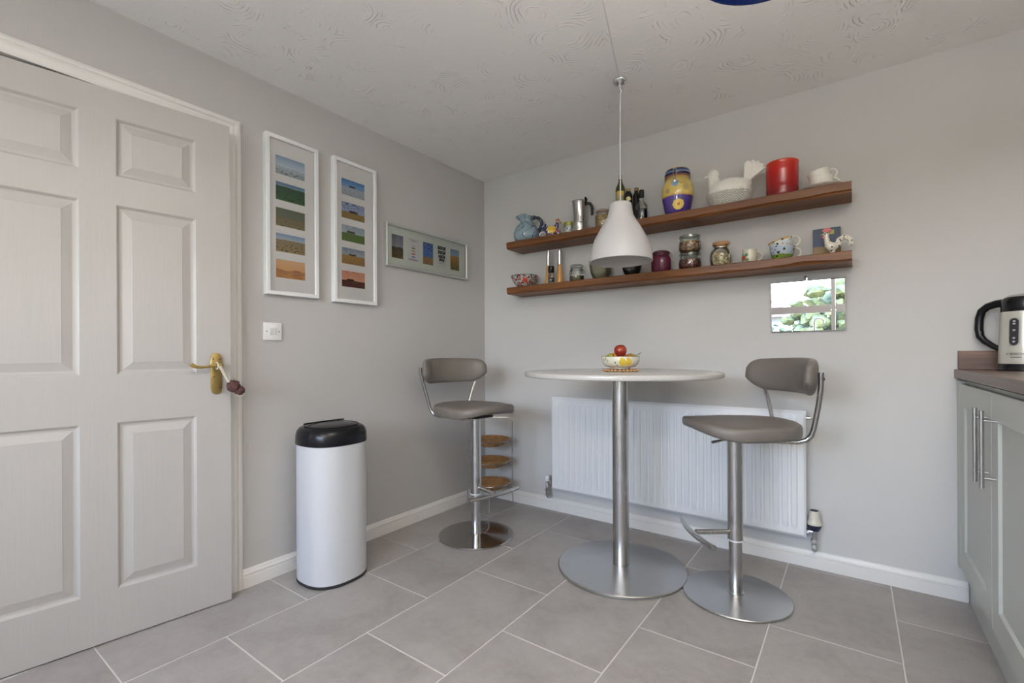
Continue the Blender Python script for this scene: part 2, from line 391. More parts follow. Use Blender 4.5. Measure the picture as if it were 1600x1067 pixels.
# side leg toward the corner
pr = [(x, yO - c) for x, c in AR]
A = [b.b.verts.new((x, y, 0)) for x, y in pr]; Z = [b.b.verts.new((x, y, zI + .058 - c)) for (x, y), (_, c) in zip(pr, AR)]
Y = [b.b.verts.new((x, DY0 - .058 + c, zI + .058 - c)) for x, c in AR]
Yb = [b.b.verts.new((x, DY0 - .058 + c, 0)) for x, c in AR]
for R0, R1 in ((A, Z), (Z, Y), (Y, Yb)):
    for i in range(len(AR) - 1): b.b.faces.new([R0[i], R0[i + 1], R1[i + 1], R1[i]])
b.obj('architrave', M_GLOSSW, t1, smooth=False)
b = B(); b.box((-.12, DY1 - .002, 0), (0, DY1 + .0, DZ)); b.box((-.12, DY0, 0), (0, DY0 + .002, DZ)); b.box((-.12, DY0, DZ - .002), (0, DY1, DZ))
b.box((-.075, DY1 - .014, 0), (-.045, DY1 - .002, DZ - .002)); b.box((-.075, DY0 + .002, DZ - .014), (-.045, DY1 - .002, DZ - .002))
b.obj('door_jamb', M_GLOSSW, t1, smooth=False)

# ------------------------------------------------------------------ six-panel door, ajar 7 degrees
th = math.radians(7.0); LW = .872
d1 = bpy.data.objects.new('door_1', None); COL.objects.link(d1); d1['kind'] = 'structure'
d1['label'] = 'white six-panel interior door standing slightly ajar with brass lever handle'
# local frame: +x = from free edge towards hinge, z up, +y = into the room (towards the viewer)
d1.matrix_world = Matrix.Translation((.075, -1.852, 0)) @ Matrix(((-math.sin(th), math.cos(th), 0, 0), (-math.cos(th), -math.sin(th), 0, 0), (0, 0, 1, 0), (0, 0, 0, 1)))
cx = [0, .128, .385, .490, .747, LW]; cz = [.006, .194, .825, 1.006, 1.651, 1.760, 1.980, 2.083]
b = B()
openings = [(i, j) for i in (1, 3) for j in (1, 3, 5)]
vv = {}
def V(x, y, z):
    k = (round(x, 4), round(y, 4), round(z, 4))
    if k not in vv: vv[k] = b.b.verts.new((x, y, z))
    return vv[k]
for i in range(5):
    for j in range(7):
        if (i, j) in openings: continue
        b.b.faces.new([V(cx[i], 0, cz[j]), V(cx[i + 1], 0, cz[j]), V(cx[i + 1], 0, cz[j + 1]), V(cx[i], 0, cz[j + 1])])
b.b.faces.new([V(0, -.036, .006), V(0, -.036, 2.083), V(LW, -.036, 2.083), V(LW, -.036, .006)])
for fa in ([(0, .006), (LW, .006)], [(0, 2.083), (LW, 2.083)]):
    (xa, za), (xb, zb) = fa; xsn = [x for x in cx if xa <= x <= xb]
    b.b.faces.new([V(x, 0, za) for x in xsn] + [V(xb, -.036, zb), V(xa, -.036, za)])
for xa in (0, LW): b.b.faces.new([V(xa, 0, z) for z in cz] + [V(xa, -.036, 2.083), V(xa, -.036, .006)])
b.obj('door_leaf', M_DOOR, d1, smooth=False)
RING = [(0, 0), (.004, -.003), (.009, -.0085), (.014, -.0095), (.018, -.0095), (.046, -.002), (.047, -.0012)]
for i, j in openings:
    b = B(); x0, x1, z0, z1 = cx[i], cx[i + 1], cz[j], cz[j + 1]; rings = []
    for o_, dp in RING: rings.append([b.b.verts.new(p) for p in ((x0 + o_, dp, z0 + o_), (x1 - o_, dp, z0 + o_), (x1 - o_, dp, z1 - o_), (x0 + o_, dp, z1 - o_))])
    for r0, r1 in zip(rings, rings[1:]):
        for k in range(4): b.b.faces.new([r0[k], r0[(k + 1) % 4], r1[(k + 1) % 4], r1[k]])
    b.b.faces.new(rings[-1]); b.obj('panel', M_DOOR, d1, smooth=False)
# lever handle on a long backplate
hp = []
def plate_outline(n=10):
    pts = []
    for k in range(n + 1):
        a = PI * k / n; pts.append((.019 * math.cos(a), .066 + .019 * math.sin(a) * .9))
    pts += [(-.0215, .05), (-.0215, -.02), (-.019, -.03), (-.0215, -.04), (-.0215, -.07)]
    for k in range(n + 1):
        a = PI + PI * k / n; pts.append((.019 * math.cos(a), -.078 + .019 * math.sin(a) * .9))
    pts += [(.0215, -.07), (.0215, -.04), (.019, -.03), (.0215, -.02), (.0215, .05)]
    return pts
b = B(); b.prism(plate_outline(), 0, .007, .002)
hd = B(); hd.b.free(); hd = b.obj('handle_plate', M_BRASS, d1, ang=50)
hd.matrix_local = Matrix.Translation((.056, .0005, 1.006)) @ Matrix.Rotation(-PI / 2, 4, 'X') @ Matrix.Scale(-1, 4, (0, 1, 0))
b = B()
for sx_, sz_ in ((-.012, .056), (.012, .056), (-.012, -.068), (.010, -.02)): b.ball((.056 + sx_, .008, 1.006 + sz_), .0028, 1)
sc_ = b.obj('screw', M_BLKR, d1)
b = B(); b.rod((.050, .007, 1.034), (.050, .034, 1.034), .009, 16); b.lathe([(0, 0), (.013, .0), (.015, .004), (.013, .008), (0, .009)], 20, M=Matrix.Translation((.05, .007, 1.034)) @ Matrix.Rotation(-PI / 2, 4, 'X'))
b.ball((.05, .037, 1.034), .014, 2, (1, .6, 1))
pts = [(.05, .037, 1.034), (.075, .040, 1.035), (.10, .042, 1.031), (.122, .043, 1.028), (.140, .044, 1.031), (.152, .044, 1.037), (.158, .044, 1.043)]
b.tube(pts, .006, 10, radii=[.009, .0065, .0055, .006, .0075, .009, .007]); b.obj('lever', M_BRASS, d1)

# rope with a woven brown ball hung from the lever
fx = thing('hanging_ornament', 'brown woven ball on a cream braided rope hung from the brass door lever', 'ornament', (0, 0, 0))
dm = d1.matrix_world
def dl(x, y, z): return dm @ Vector((x, y, z))
m_rope = plain('cream_rope', (.62, .56, .45), .8, bump=.002, bscale=300)
b = B(); A0, A1 = Vector((.054, .052, 1.031)), Vector((.018, .040, .962))
for ph in (0, 2.1, 4.2):
    pts = []
    for k in range(25):
        f = k / 24; c = A0.lerp(A1, f); a = ph + f * 12; pts.append(dl(c.x + .0038 * math.cos(a), c.y + .0038 * math.sin(a), c.z))
    b.tube(pts, .0036, 6)
b.tube([dl(.054 + .012 * math.cos(a), .038 + .017 * math.sin(a), 1.034) for a in [2 * PI * k / 16 for k in range(16)]] if False else [dl(.062, .037 + .017 * math.cos(a), 1.034 + .014 * math.sin(a)) for a in [2 * PI * k / 16 for k in range(16)]], .0034, 6, closed=True)
b.obj('rope', m_rope, fx)
def m_wool():
    t = NT('brown_wool'); v = t.coord('Object'); n_ = t.noise(v, 130, 4, .7); t.base(t.ramp(n_, [(.3, (.035, .012, .012)), (.6, (.13, .06, .055)), (.8, (.26, .15, .13))])); t.rough(.95); t.bump(n_, .004); return t.m
mw = m_wool()
b = B(); c0 = dl(.000, .040, .944); c1 = dl(-.022, .040, .925)
b.ball(c0, .0265, 4, (1, 1, 1)); b.ball(c1, .021, 4)
for v in b.b.verts:
    v.co += v.co.normalized() * 0; nn = noise.noise(v.co * 120) * .004; ctr = c0 if (v.co - c0).length < (v.co - c1).length else c1; v.co += (v.co - ctr).normalized() * nn
b.obj('woven_ball', mw, fx)
b = B(); cc = dl(-.026, .040, .907); b.tube([(cc.x + .003 * math.cos(a) , cc.y + .011 * math.cos(a) , cc.z + .007 * math.sin(a)) for a in [2 * PI * k / 14 for k in range(14)]], .003, 6, closed=True); b.obj('knot', m_rope, fx)

# light switch
sw = thing('light_switch', 'white square double light switch on the wall between door and picture', 'switch', (0, -1.632, 1.193))
b = B().box((0, -.044, -.043), (.010, .044, .043), .003); b.obj('faceplate', M_PLW, sw)
for k, (dy, tl) in enumerate(((-.0085, .06), (.0085, -.06))):
    b = B().box((.008, dy - .0075, -.017), (.0135, dy + .0075, .017), .001, M=Matrix.Translation((0, 0, 0)) @ Matrix.Rotation(tl, 4, 'Y')); b.obj('rocker', plain('rocker_grey', (.66, .66, .66), .4), sw)
for dy in (-.03, .03): B().ball((.0105, dy, 0), .003, 2, (.4, 1, 1)).obj('screw', plain('screw_dark', (.12, .12, .12), .4, .8), sw)

# ------------------------------------------------------------------ picture frames on the left wall
def picture_frame(label, y0, y1, z0, z1, fw, dep, framemat, matcol, prints, group):
    t = thing('framed_picture', label, 'picture', (0, (y0 + y1) / 2, (z0 + z1) / 2), group=group)
    hy, hz_ = (y1 - y0) / 2, (z1 - z0) / 2
    b = B(); rings = []
    for o_, x in ((0, 0.0), (0, dep - .002), (.002, dep), (fw - .003, dep), (fw, dep - .003), (fw, dep - .012)):
        rings.append([b.b.verts.new(p) for p in ((x, -hy + o_, -hz_ + o_), (x, hy - o_, -hz_ + o_), (x, hy - o_, hz_ - o_), (x, -hy + o_, hz_ - o_))])
    for r0, r1 in zip(rings, rings[1:]):
        for k in range(4): b.b.faces.new([r0[k], r0[(k + 1) % 4], r1[(k + 1) % 4], r1[k]])
    b.b.faces.new(rings[0]); b.obj('frame', framemat, t, smooth=False)
    xm = dep - .014
    # bevelled mount with a window for every print
    m = B(); ys = sorted({-hy + fw, hy - fw, *[p[0] for p in prints], *[p[1] for p in prints]}); zs = sorted({-hz_ + fw, hz_ - fw, *[p[2] for p in prints], *[p[3] for p in prints]})
    for a, c in zip(ys, ys[1:]):
        for d, e in zip(zs, zs[1:]):
            if any(p[0] <= a + 1e-6 and c <= p[1] + 1e-6 and p[2] <= d + 1e-6 and e <= p[3] + 1e-6 for p in prints): continue
            m.b.faces.new([m.b.verts.new(q) for q in ((xm, a, d), (xm, c, d), (xm, c, e), (xm, a, e))])
    for p in prints:
        o_ = .0012; A = ((p[0], p[2]), (p[1], p[2]), (p[1], p[3]), (p[0], p[3])); Bq = ((p[0] + o_, p[2] + o_), (p[1] - o_, p[2] + o_), (p[1] - o_, p[3] - o_), (p[0] + o_, p[3] - o_))
        for k in range(4): m.b.faces.new([m.b.verts.new(q) for q in ((xm, *A[k]), (xm, *A[(k + 1) % 4]), (xm - .0015, *Bq[(k + 1) % 4]), (xm - .0015, *Bq[k]))])
    m.obj('mount', plain('mount_%d' % int(matcol[0] * 1000), matcol, .8, var=.01), t, smooth=False)
    for p in prints:
        if p[4] is None: continue
        q = quad_uv('print', [(xm - .0015, p[0], p[2]), (xm - .0015, p[1], p[2]), (xm - .0015, p[1], p[3]), (xm - .0015, p[0], p[3])], p[4], t)
        if len(p) > 5: q['label'] = p[5]
    g = quad_uv('glass', [(xm + .003, -hy + fw, -hz_ + fw), (xm + .003, hy - fw, -hz_ + fw), (xm + .003, hy - fw, hz_ - fw), (xm + .003, -hy + fw, hz_ - fw)], M_PGLASS, t)
    return t, xm
FRW = plain('frame_white', (.74, .745, .74), .4, var=.01)
L = m_scene
p1 = [L('p_mist', ((.28, .42, .62), (.62, .72, .80), (.60, .70, .78), (.40, .48, .52)), .45, .05, 3, tree=(9, .26, (.10, .12, .14))),
      L('p_green', ((.10, .22, .40), (.22, .36, .44), (.03, .09, .04), (.05, .16, .05)), .78, .04, 4, tree=(6, .45, (.01, .035, .02))),
      L('p_valley', ((.13, .16, .10), (.15, .17, .12), (.24, .20, .10), (.34, .27, .14)), .5, .10, 2, tree=(14, .35, (.05, .06, .03))),
      L('p_hills', ((.22, .36, .60), (.50, .58, .64), (.36, .30, .18), (.46, .32, .14)), .68, .05, 3, tree=(9, .48, (.05, .07, .03))),
      L('p_sunrise', ((.80, .52, .28), (.78, .40, .18), (.62, .28, .12), (.70, .34, .10)), .45, .16, 3, field=4)]
def colprints(yc, hw, tops, ht, zc, mats, descr):
    return [(-hw + yc, hw + yc, z - ht - zc, z - zc, m_, d_) for z, m_, d_ in zip(tops, mats, descr)]
zt = [2.058, 1.930, 1.803, 1.677, 1.549]
picture_frame('tall white picture frame of five landscape photographs nearest the door', -1.672, -1.400, 1.372, 2.150, .020, .032, FRW, (.88, .87, .86),
              colprints(-.008, .076, zt, .091, 1.761, p1, ['misty blue landscape print', 'dark green hills print', 'brown valley print', 'golden hills print', 'orange sunrise print']), 'tall white five-photo frames')
blk = (.012, .015, .01)
p2 = [L('q_snow', ((.06, .20, .50), (.22, .42, .68), (.55, .60, .68), (.50, .56, .66)), .52, .06, 2, clump=(.46, .60, .13, .05, blk)),
      L('q_wheat', ((.10, .17, .42), (.25, .36, .60), (.40, .26, .08), (.36, .22, .07)), .42, .05, 2, clump=(.5, .46, .18, .07, (.06, .025, .015)), cloud=(5, (.6, .65, .72))),
      L('q_green', ((.28, .38, .50), (.45, .52, .58), (.14, .24, .06), (.16, .26, .06)), .52, .06, 2, clump=(.40, .60, .17, .06, (.03, .04, .02)), cloud=(5, (.5, .56, .62))),
      L('q_straw', ((.16, .26, .42), (.42, .46, .52), (.48, .28, .09), (.46, .26, .08)), .55, .06, 2, clump=(.46, .60, .15, .05, blk), cloud=(6, (.5, .52, .55))),
      L('q_dusk', ((.60, .26, .18), (.75, .36, .22), (.10, .03, .015), (.13, .03, .02)), .42, .06, 2, clump=(.36, .46, .15, .05, (.03, .008, .006)), cloud=(5, (.8, .42, .3)))]
picture_frame('tall white picture frame of five lone-grove photographs beside the silver frame', -1.310, -1.030, 1.366, 2.156, .020, .032, FRW, (.88, .87, .86),
              colprints(-.010, .076, [z - .003 for z in zt], .091, 1.761, p2, ['snowy hill print', 'wheat field print', 'green hill print', 'straw field print', 'red dusk print']), 'tall white five-photo frames')
FRS = plain('frame_silver', (.55, .57, .54), .35, .6, var=.03)
ps = [L('r_dusk', ((.16, .18, .26), (.30, .30, .32), (.05, .04, .03), (.20, .13, .03)), .48, .05, 3, tree=(8, .5, (.03, .025, .015))), plain('card_white', (.72, .72, .74), .6, var=.01),
      L('r_blue', ((.02, .06, .28), (.03, .14, .48), (.42, .28, .12), (.35, .22, .12)), .34, .12, 4, cloud=(7, (.25, .35, .5))),
      plain('card_pale', (.70, .73, .70), .6, var=.01), L('r_field', ((.20, .34, .55), (.32, .45, .58), (.62, .30, .08), (.08, .12, .03)), .68, .05, 3, tree=(9, .34, (.04, .07, .02)))]
yc3, zc3 = -.590, 1.748
pos3 = [(-.908, -.815), (-.780, -.685), (-.650, -.556), (-.520, -.432), (-.392, -.300)]
pr3 = [(a - yc3, c - yc3, 1.672 - zc3, 1.818 - zc3, m_) for (a, c), m_ in zip(pos3, ps)]
t3, xm3 = picture_frame('wide silver picture frame of five small portrait-shaped prints near the corner', -.955, -.225, 1.617, 1.880, .014, .028, FRS, (.72, .78, .71), pr3, None)
# printed marks on the two pale cards
def flatpoly(b, pts): b.b.faces.new([b.b.verts.new((xm3 - .0010, y, z)) for y, z in pts])
b = B(); y0 = -.732 - yc3
def lens(b, yc, zc, w_, h_, n=10):
    flatpoly(b, [(yc + w_ * math.cos(2 * PI * k / n), zc + h_ * math.sin(2 * PI * k / n)) for k in range(n)])
for k, (zz, c_) in enumerate(((.025, (.25, .32, .45)), (.010, (.16, .28, .05)), (-.008, (.62, .42, .06)), (-.027, (.55, .12, .12)), (-.046, (.12, .20, .48)))):
    b = B(); lens(b, y0, zz, .018, .0045 if k else .002); b.obj('card_motif', plain('motif_%d' % k, c_, .6), t3, smooth=False)
b = B()
for zz, w_, h_ in ((.060, .034, .0012), (.054, .020, .0010), (-.064, .040, .003)):
    n_ = 9
    for k in range(n_): yy = y0 - w_ + 2 * w_ * (k + .1) / n_; flatpoly(b, [(yy, zz - h_), (yy + 1.5 * w_ / n_, zz - h_), (yy + 1.5 * w_ / n_, zz + h_), (yy, zz + h_)])
tag(b.obj('card_lettering', plain('ink_grey', (.10, .10, .11), .7), t3, smooth=False), kind='stuff')
b = B(); y0 = -.476 - yc3
for rr, (zz, hw, h_) in enumerate(((.056, .038, .0115), (.026, .036, .0115), (-.002, .032, .0105), (-.026, .026, .0095))):
    n_ = 5
    for k in range(n_):
        a = y0 - hw + 2 * hw * (k + .08) / n_; c = a + 2 * hw * .84 / n_; j = random.uniform(-.002, .002)
        flatpoly(b, [(a, zz - h_ + j), (c, zz - h_ + j), (c, zz + h_ + j), ((a + c) / 2, zz + h_ + j + .0015), (a, zz + h_ + j)])
tag(b.obj('block_lettering', plain('ink_black', (.012, .012, .014), .6), t3, smooth=False), kind='stuff')
b = B()
for k in range(8): yy = y0 - .024 + .006 * k; flatpoly(b, [(yy, -.048), (yy + .004, -.048), (yy + .004, -.045), (yy, -.045)])
tag(b.obj('card_lettering', MC['ink_grey'], t3, smooth=False), kind='stuff')

# ------------------------------------------------------------------ bin
bn = thing('rubbish_bin', 'tall white oval touch-top bin with glossy black lid by the left wall', 'bin', (.217, -1.452, 0))
def sup(a, rx, ry, n=2.5):
    c, s_ = math.cos(a), math.sin(a); return (rx * math.copysign(abs(c) ** (2 / n), c), ry * math.copysign(abs(s_) ** (2 / n), s_))
def bin_surface(prof, nu=72):
    b = B()
    def fn(u, v):
        k = v * (len(prof) - 1); i = min(int(k), len(prof) - 2); f = k - i
        s_ = prof[i][0] * (1 - f) + prof[i + 1][0] * f; z = prof[i][1] * (1 - f) + prof[i + 1][1] * f
        x, y = sup(2 * PI * u, .148 + s_, .151 + s_); return (x, y, z)
    b.grid(fn, nu, (len(prof) - 1), True); return b
bin_surface([(-.006, .012), (0, .016), (0, .2), (0, .4), (0, .655), (-.01, .66)]).obj('body', M_WHITE, bn)
bb = bin_surface([(-.02, 0), (-.003, 0), (.0015, .004), (.0015, .012), (-.004, .016)]); bb.obj('base_rim', M_BLKR, bn)
prof = [(.0, .652), (.0035, .654), (.0045, .66), (.003, .695), (-.002, .715), (-.010, .727), (-.022, .734), (-.026, .7325), (-.030, .7335), (-.034, .736), (-.06, .742), (-.10, .746), (-.151, .747)]
bin_surface(prof).obj('lid', M_BLK, bn)
b = B().tube([(*sup(2 * PI * k / 60, .114, .118), .7385) for k in range(60)], .0018, 6, closed=True); b.obj('lid_button_seam', M_BLKR, bn)
b = B().tube([(-.06, y, .7475 - .12 * y * y) for y in [(-.11 + .022 * k) for k in range(11)]], .0035, 8); b.obj('hinge', M_BLK, bn)

# ------------------------------------------------------------------ radiator on the far wall
rd = thing('radiator', 'long white ribbed panel radiator on the wall behind the table', 'radiator', (0, 0, 0))
X0, X1, Z0, Z1, YF = .648, 2.100, .172, .792, -.098
M_RAD = plain('radiator_enamel', (.78, .79, .80), .35, var=.01, nscale=3)
b = B(); nrib = 35; per = 8; nu = nrib * per; e = .030
zrow = [0, .012, .03, .042, .052, .060] ; zrow = [z for z in zrow] + [Z1 - Z0 - z for z in reversed(zrow)]
xsr = [X0, X0 + .004, X0 + .010, X0 + e] + [X0 + e + (X1 - X0 - 2 * e) * (k + 1) / nu for k in range(nu)] + [X1 - .010, X1 - .004, X1]
def rfun(i, j):
    x = xsr[i]; z = zrow[j]; zz = Z1 - Z0
    edge = min((x - X0), (X1 - x), z, zz - z)
    roll = 0 if edge > .011 else (.011 - edge) / .011
    d = .010 * roll * roll
    if X0 + e <= x <= X1 - e:
        ph = ((x - X0 - e) / (X1 - X0 - 2 * e) * nrib) % 1.0
        ch = max(0.0, min(1.0, (.5 - abs(ph - .5) - .14) / .1)) 
        fade = max(0, min(1, (min(z, zz - z) - .035) / .022)); d += -.0065 * ch * fade
    return (x, YF + d, Z0 + z)
V2 = [[b.b.verts.new(rfun(i, j)) for j in range(len(zrow))] for i in range(len(xsr))]
for i in range(len(xsr) - 1):
    for j in range(len(zrow) - 1): b.b.faces.new([V2[i][j], V2[i + 1][j], V2[i + 1][j + 1], V2[i][j + 1]])
b.box((X0 + .001, YF + .0095, Z0 + .001), (X1 - .001, YF + .018, Z1 - .001))
b.obj('front_panel', M_RAD, rd, ang=30)
b = B()
for k in range(44):
    x = X0 + .04 + k * (X1 - X0 - .08) / 43; b.box((x - .0006, YF + .018, Z0 + .03), (x + .0006, YF + .06, Z1 - .03))
b.obj('convector_fins', M_RAD, rd, smooth=False)
for x in (X0 + .2, X1 - .2): B().box((x - .02, YF + .061, Z0 + .03), (x + .02, 0, Z1 - .06)).obj('wall_bracket', M_RAD, rd, smooth=False)
M_CHR2 = plain('valve_chrome', (.55, .54, .52), .28, 1, var=.1, nscale=80)
def valve(x, s, head):
    y = -.062
    b = B(); b.rod((x, y, .105 if head else .12), (x, y, .215), .0105, 14); b.lathe([(0, 0), (.015, 0), (.016, .004), (.016, .016), (.012, .020), (0, .020)], 6, (x, y, .145)); b.lathe([(0, 0), (.013, 0), (.013, .018), (0, .018)], 6, (x, y, .118))
    b.rod((x, y, .198), (x - s * .055, y, .198), .0085, 12); b.lathe([(0, 0), (.014, 0), (.014, .014), (0, .014)], 6, M=Matrix.Translation((x - s * .022, y, .198)) @ Matrix.Rotation(-s * PI / 2, 4, 'Y'))
    b.obj('valve_body', M_CHR2, rd, ang=25)
    b = B().tube([(x, y, .125), (x, y, .112)] + [(x, y + .012 - .012 * math.cos(q), .112 - .012 * math.sin(q)) for q in (.5, 1.0, PI / 2)] + [(x, -.001, .100)], .0078, 12); b.obj('pipe', M_PLW if head else M_CHR2, rd)
    if head:
        b = B().lathe([(0, .206), (.020, .206), (.026, .216), (.030, .226), (.0305, .236), (.02, .238), (0, .238)], 24, (x, y, 0)); b.obj('valve_collar', plain('navy_plastic', (.015, .02, .05), .3), rd)
        b = B().lathe([(0, .236), (.031, .236), (.0315, .243), (.027, .252), (.023, .268), (.0215, .296), (.020, .303), (.0185, .303)], 20, (x, y, 0)); b.obj('thermostat_head', plain('ivory_plastic', (.66, .63, .52), .4), rd)
        b = B().lathe([(.0190, .303), (.0165, .305), (.013, .304), (.012, .3055), (.0075, .3045), (0, .3055)], 24, (x, y, 0)); b.obj('thermostat_cap', M_BLK, rd)
    else:
        b = B().lathe([(0, .212), (.015, .212), (.016, .220), (.0145, .245), (.012, .248), (0, .249)], 18, (x, y, 0)); b.obj('lockshield_cap', M_PLW, rd)
valve(2.131, 1, True); valve(.596, -1, False)
b = B(); b.rod((X1 - .002, -.075, Z1 - .035), (X1 + .018, -.075, Z1 - .035), .010, 12); b.rod((X1 + .016, -.075, Z1 - .035), (X1 + .026, -.075, Z1 - .035), .006, 6); b.obj('air_vent_plug', M_CHR2, rd)

# ------------------------------------------------------------------ base cabinets on the right
XF = 2.652
cb = thing('base_cabinet', 'pale grey-green shaker base cabinet unit with two steel bar handles', 'cabinet', (0, 0, 0))
b = B(); b.box((XF + .02, -1.26, .155), (RX - .003, -.003, .955)); b.obj('carcass', M_CAB, cb, smooth=False)
b = B(); b.box((XF, -.078, .155), (XF + .02, -.003, .955), .001, seg=1); b.obj('infill_panel', M_CAB, cb, smooth=False)
b = B(); b.box((2.690, -1.26, 0.0), (2.706, -.003, .152)); b.obj('plinth', M_CAB, cb, smooth=False)
def shaker(y1, y0, hy, hside):
    d = B(); z0, z1 = .172, .944; st = .083; rt = .088
    rings = [((y1, z0), (y0, z0), (y0, z1), (y1, z1))]
    b = B()
    def ring(o_, dp): return [b.b.verts.new((XF + dp, y, z)) for y, z in ((y1 - o_[0], z0 + o_[1]), (y0 + o_[0], z0 + o_[1]), (y0 + o_[0], z1 - o_[1]), (y1 - o_[0], z1 - o_[1]))]
    seq = [ring((0, 0), .019), ring((0, 0), .0015), ring((.0015, .0015), 0), ring((st, rt), 0), ring((st + .001, rt + .001), .001), ring((st + .006, rt + .006), .0085)]
    for r0, r1 in zip(seq, seq[1:]):
        for k in range(4): b.b.faces.new([r0[k], r0[(k + 1) % 4], r1[(k + 1) % 4], r1[k]])
    b.b.faces.new(seq[-1]); b.b.faces.new(seq[0][::-1])
    dd = b.obj('cabinet_door', M_CAB, cb, smooth=False)
    b = B(); b.rod((XF - .032, hy, .640), (XF - .032, hy, .888), .0068, 16)
    for z in (.672, .856): b.rod((XF - .032, hy, z), (XF + .001, hy, z), .0048, 12)
    h = b.obj('bar_handle', M_STEEL, dd)
    return dd
shaker(-.082, -.632, -.588, 1); shaker(-.636, -1.24, -.690, -1)
wt = B(); wt.prism([(XF - .008, -.003), (XF - .008, -5.2), (RX - .003, -5.2), (RX - .003, -.003)], .9655, 1.002, .0015)
tag(wt.obj('worktop', M_WORK, smooth=False), 'dark walnut-look worktop over the grey cabinets', 'worktop')
up = B().box((XF + .003, -.022, 1.0025), (RX - .003, -.001, 1.082), .0015, seg=1); tag(up.obj('upstand', M_WORKX, smooth=False), 'low walnut-look upstand along the wall behind the kettle', 'upstand')
# more of the kitchen beside and behind the camera
cb2 = thing('base_cabinet', 'grey-green base cabinet run further along the right worktop', 'cabinet', (0, 0, 0))
b = B(); b.box((XF + .02, -5.2, .155), (RX - .003, -1.262, .955)); b.obj('carcass', M_CAB, cb2, smooth=False)
b = B(); b.box((2.690, -5.2, 0), (2.706, -1.262, .152)); b.obj('plinth', M_CAB, cb2, smooth=False)
for k in range(6): B().box((XF, -1.87 - .61 * k + .007, .172), (XF + .0185, -1.27 - .61 * k, .944), .0015, seg=1).obj('cabinet_door', M_CAB, cb2, smooth=False)
cb3 = thing('base_cabinet', 'grey-green sink cabinet run under the kitchen window', 'cabinet', (0, 0, 0))
b = B(); b.box((.65, BY + .02, .155), (2.64, BY + .60, .955)); b.obj('carcass', M_CAB, cb3, smooth=False)
b = B(); b.box((.66, BY + .54, 0), (2.64, BY + .555, .152)); b.obj('plinth', M_CAB, cb3, smooth=False)
for k in range(3): B().box((.655 + .6 * k, BY + .6015, .172), (1.25 + .6 * k, BY + .62, .944), .0015, seg=1).obj('cabinet_door', M_CAB, cb3, smooth=False)
wt = B().box((.63, BY + .01, .9655), (2.643, BY + .635, 1.002), .0015, seg=1); tag(wt.obj('worktop', M_WORKX, smooth=False), 'walnut-look worktop below the kitchen window', 'worktop')
tp = thing('kitchen_tap', 'tall curved kitchen tap reflected in the small wall mirror', 'tap', (1.83, BY + .24, 1.002), PI * .0)
b = B(); b.lathe([(0, 0), (.026, 0), (.026, .006), (.018, .012), (0, .012)], 20); b.rod((0, 0, .01), (0, 0, .235), .014, 14)
b.tube([(0, 0, .22)] + arc((.055, 0, .245), .055, PI, -PI * .12, 16, 'xz'), .0115, 12); b.obj('spout', M_CHR2, tp)
B().rod((.0, .01, .05), (.05, .03, .075), .006, 10).obj('lever', M_CHR2, tp)

# window behind the camera
wn_ = bpy.data.objects.new('window_1', None); COL.objects.link(wn_); wn_['kind'] = 'structure'
y0, y1 = BY - .09, BY - .03
UP = plain('backlit_window_frame', (.30, .30, .31), .35, var=.01)  # UPVC frame greyed: its backlit shade is put into the colour
b = B()
for lo, hi in (((WX0, y0, WZ0), (WX0 + .05, y1, WZ1)), ((WX1 - .05, y0, WZ0), (WX1, y1, WZ1)), ((WX0, y0, WZ0), (WX1, y1, WZ0 + .05)), ((WX0, y0, WZ1 - .05), (WX1, y1, WZ1))): b.box(lo, hi, .004, seg=1)
b.obj('window_frame', UP, wn_, smooth=False)
for x in (1.20, 2.052): B().box((x - .025, y0 + .002, WZ0 + .05), (x + .025, y1 + .006, WZ1 - .05), .004, seg=1).obj('mullion', UP, wn_, smooth=False)
for a, c in ((WX0 + .05, 1.17), (1.23, 2.022), (2.082, WX1 - .05)):
    B().box((a, y0 + .004, 1.385), (c, y1 + .004, 1.495), .004, seg=1).obj('transom', UP, wn_, smooth=False)
    for za, zb in ((WZ0 + .05, 1.385), (1.495, WZ1 - .05)): B().box((a, y0 + .028, za), (c, y0 + .032, zb)).obj('pane', M_PANE, wn_, smooth=False)
struct(B().box((WX0 - .03, BY - .03, WZ0 - .025), (WX1 + .03, BY + .06, WZ0), .004).obj('trim_2', M_GLOSSW, smooth=False))

# ------------------------------------------------------------------ garden and houses seen in the mirror; unseen bounce paving
M_GRASS = plain('lawn_grass', (.05, .065, .018), .9, var=.3, nscale=3); M_PAVE = plain('bounce_paving', (.60, .48, .37), .9, var=.12, nscale=6)
struct(B().box((-40, -90, -3.2), (45, -16, -3.0)).obj('ground', M_GRASS, smooth=False))
struct(B().box((-12, -13.5, -.5), (15, BY - .12, -.15)).obj('bounce_patio', M_PAVE, smooth=False))  # unseen pale ground, added to reflect warm light onto ceiling and upper walls
def m_leaf(name, a, b_):
    t = NT(name); v = t.coord('Object'); t.base(t.ramp(t.noise(v, 3.5, 5, .7), [(.35, a), (.65, b_)])); t.rough(.7); t.bump(t.noise(v, 14, 4, .7), .08); return t.m
LG = [m_leaf('leaf_green', (.010, .024, .006), (.045, .065, .018)), m_leaf('leaf_yellow', (.018, .028, .006), (.075, .080, .016)), m_leaf('leaf_dark', (.008, .02, .006), (.03, .05, .018))]
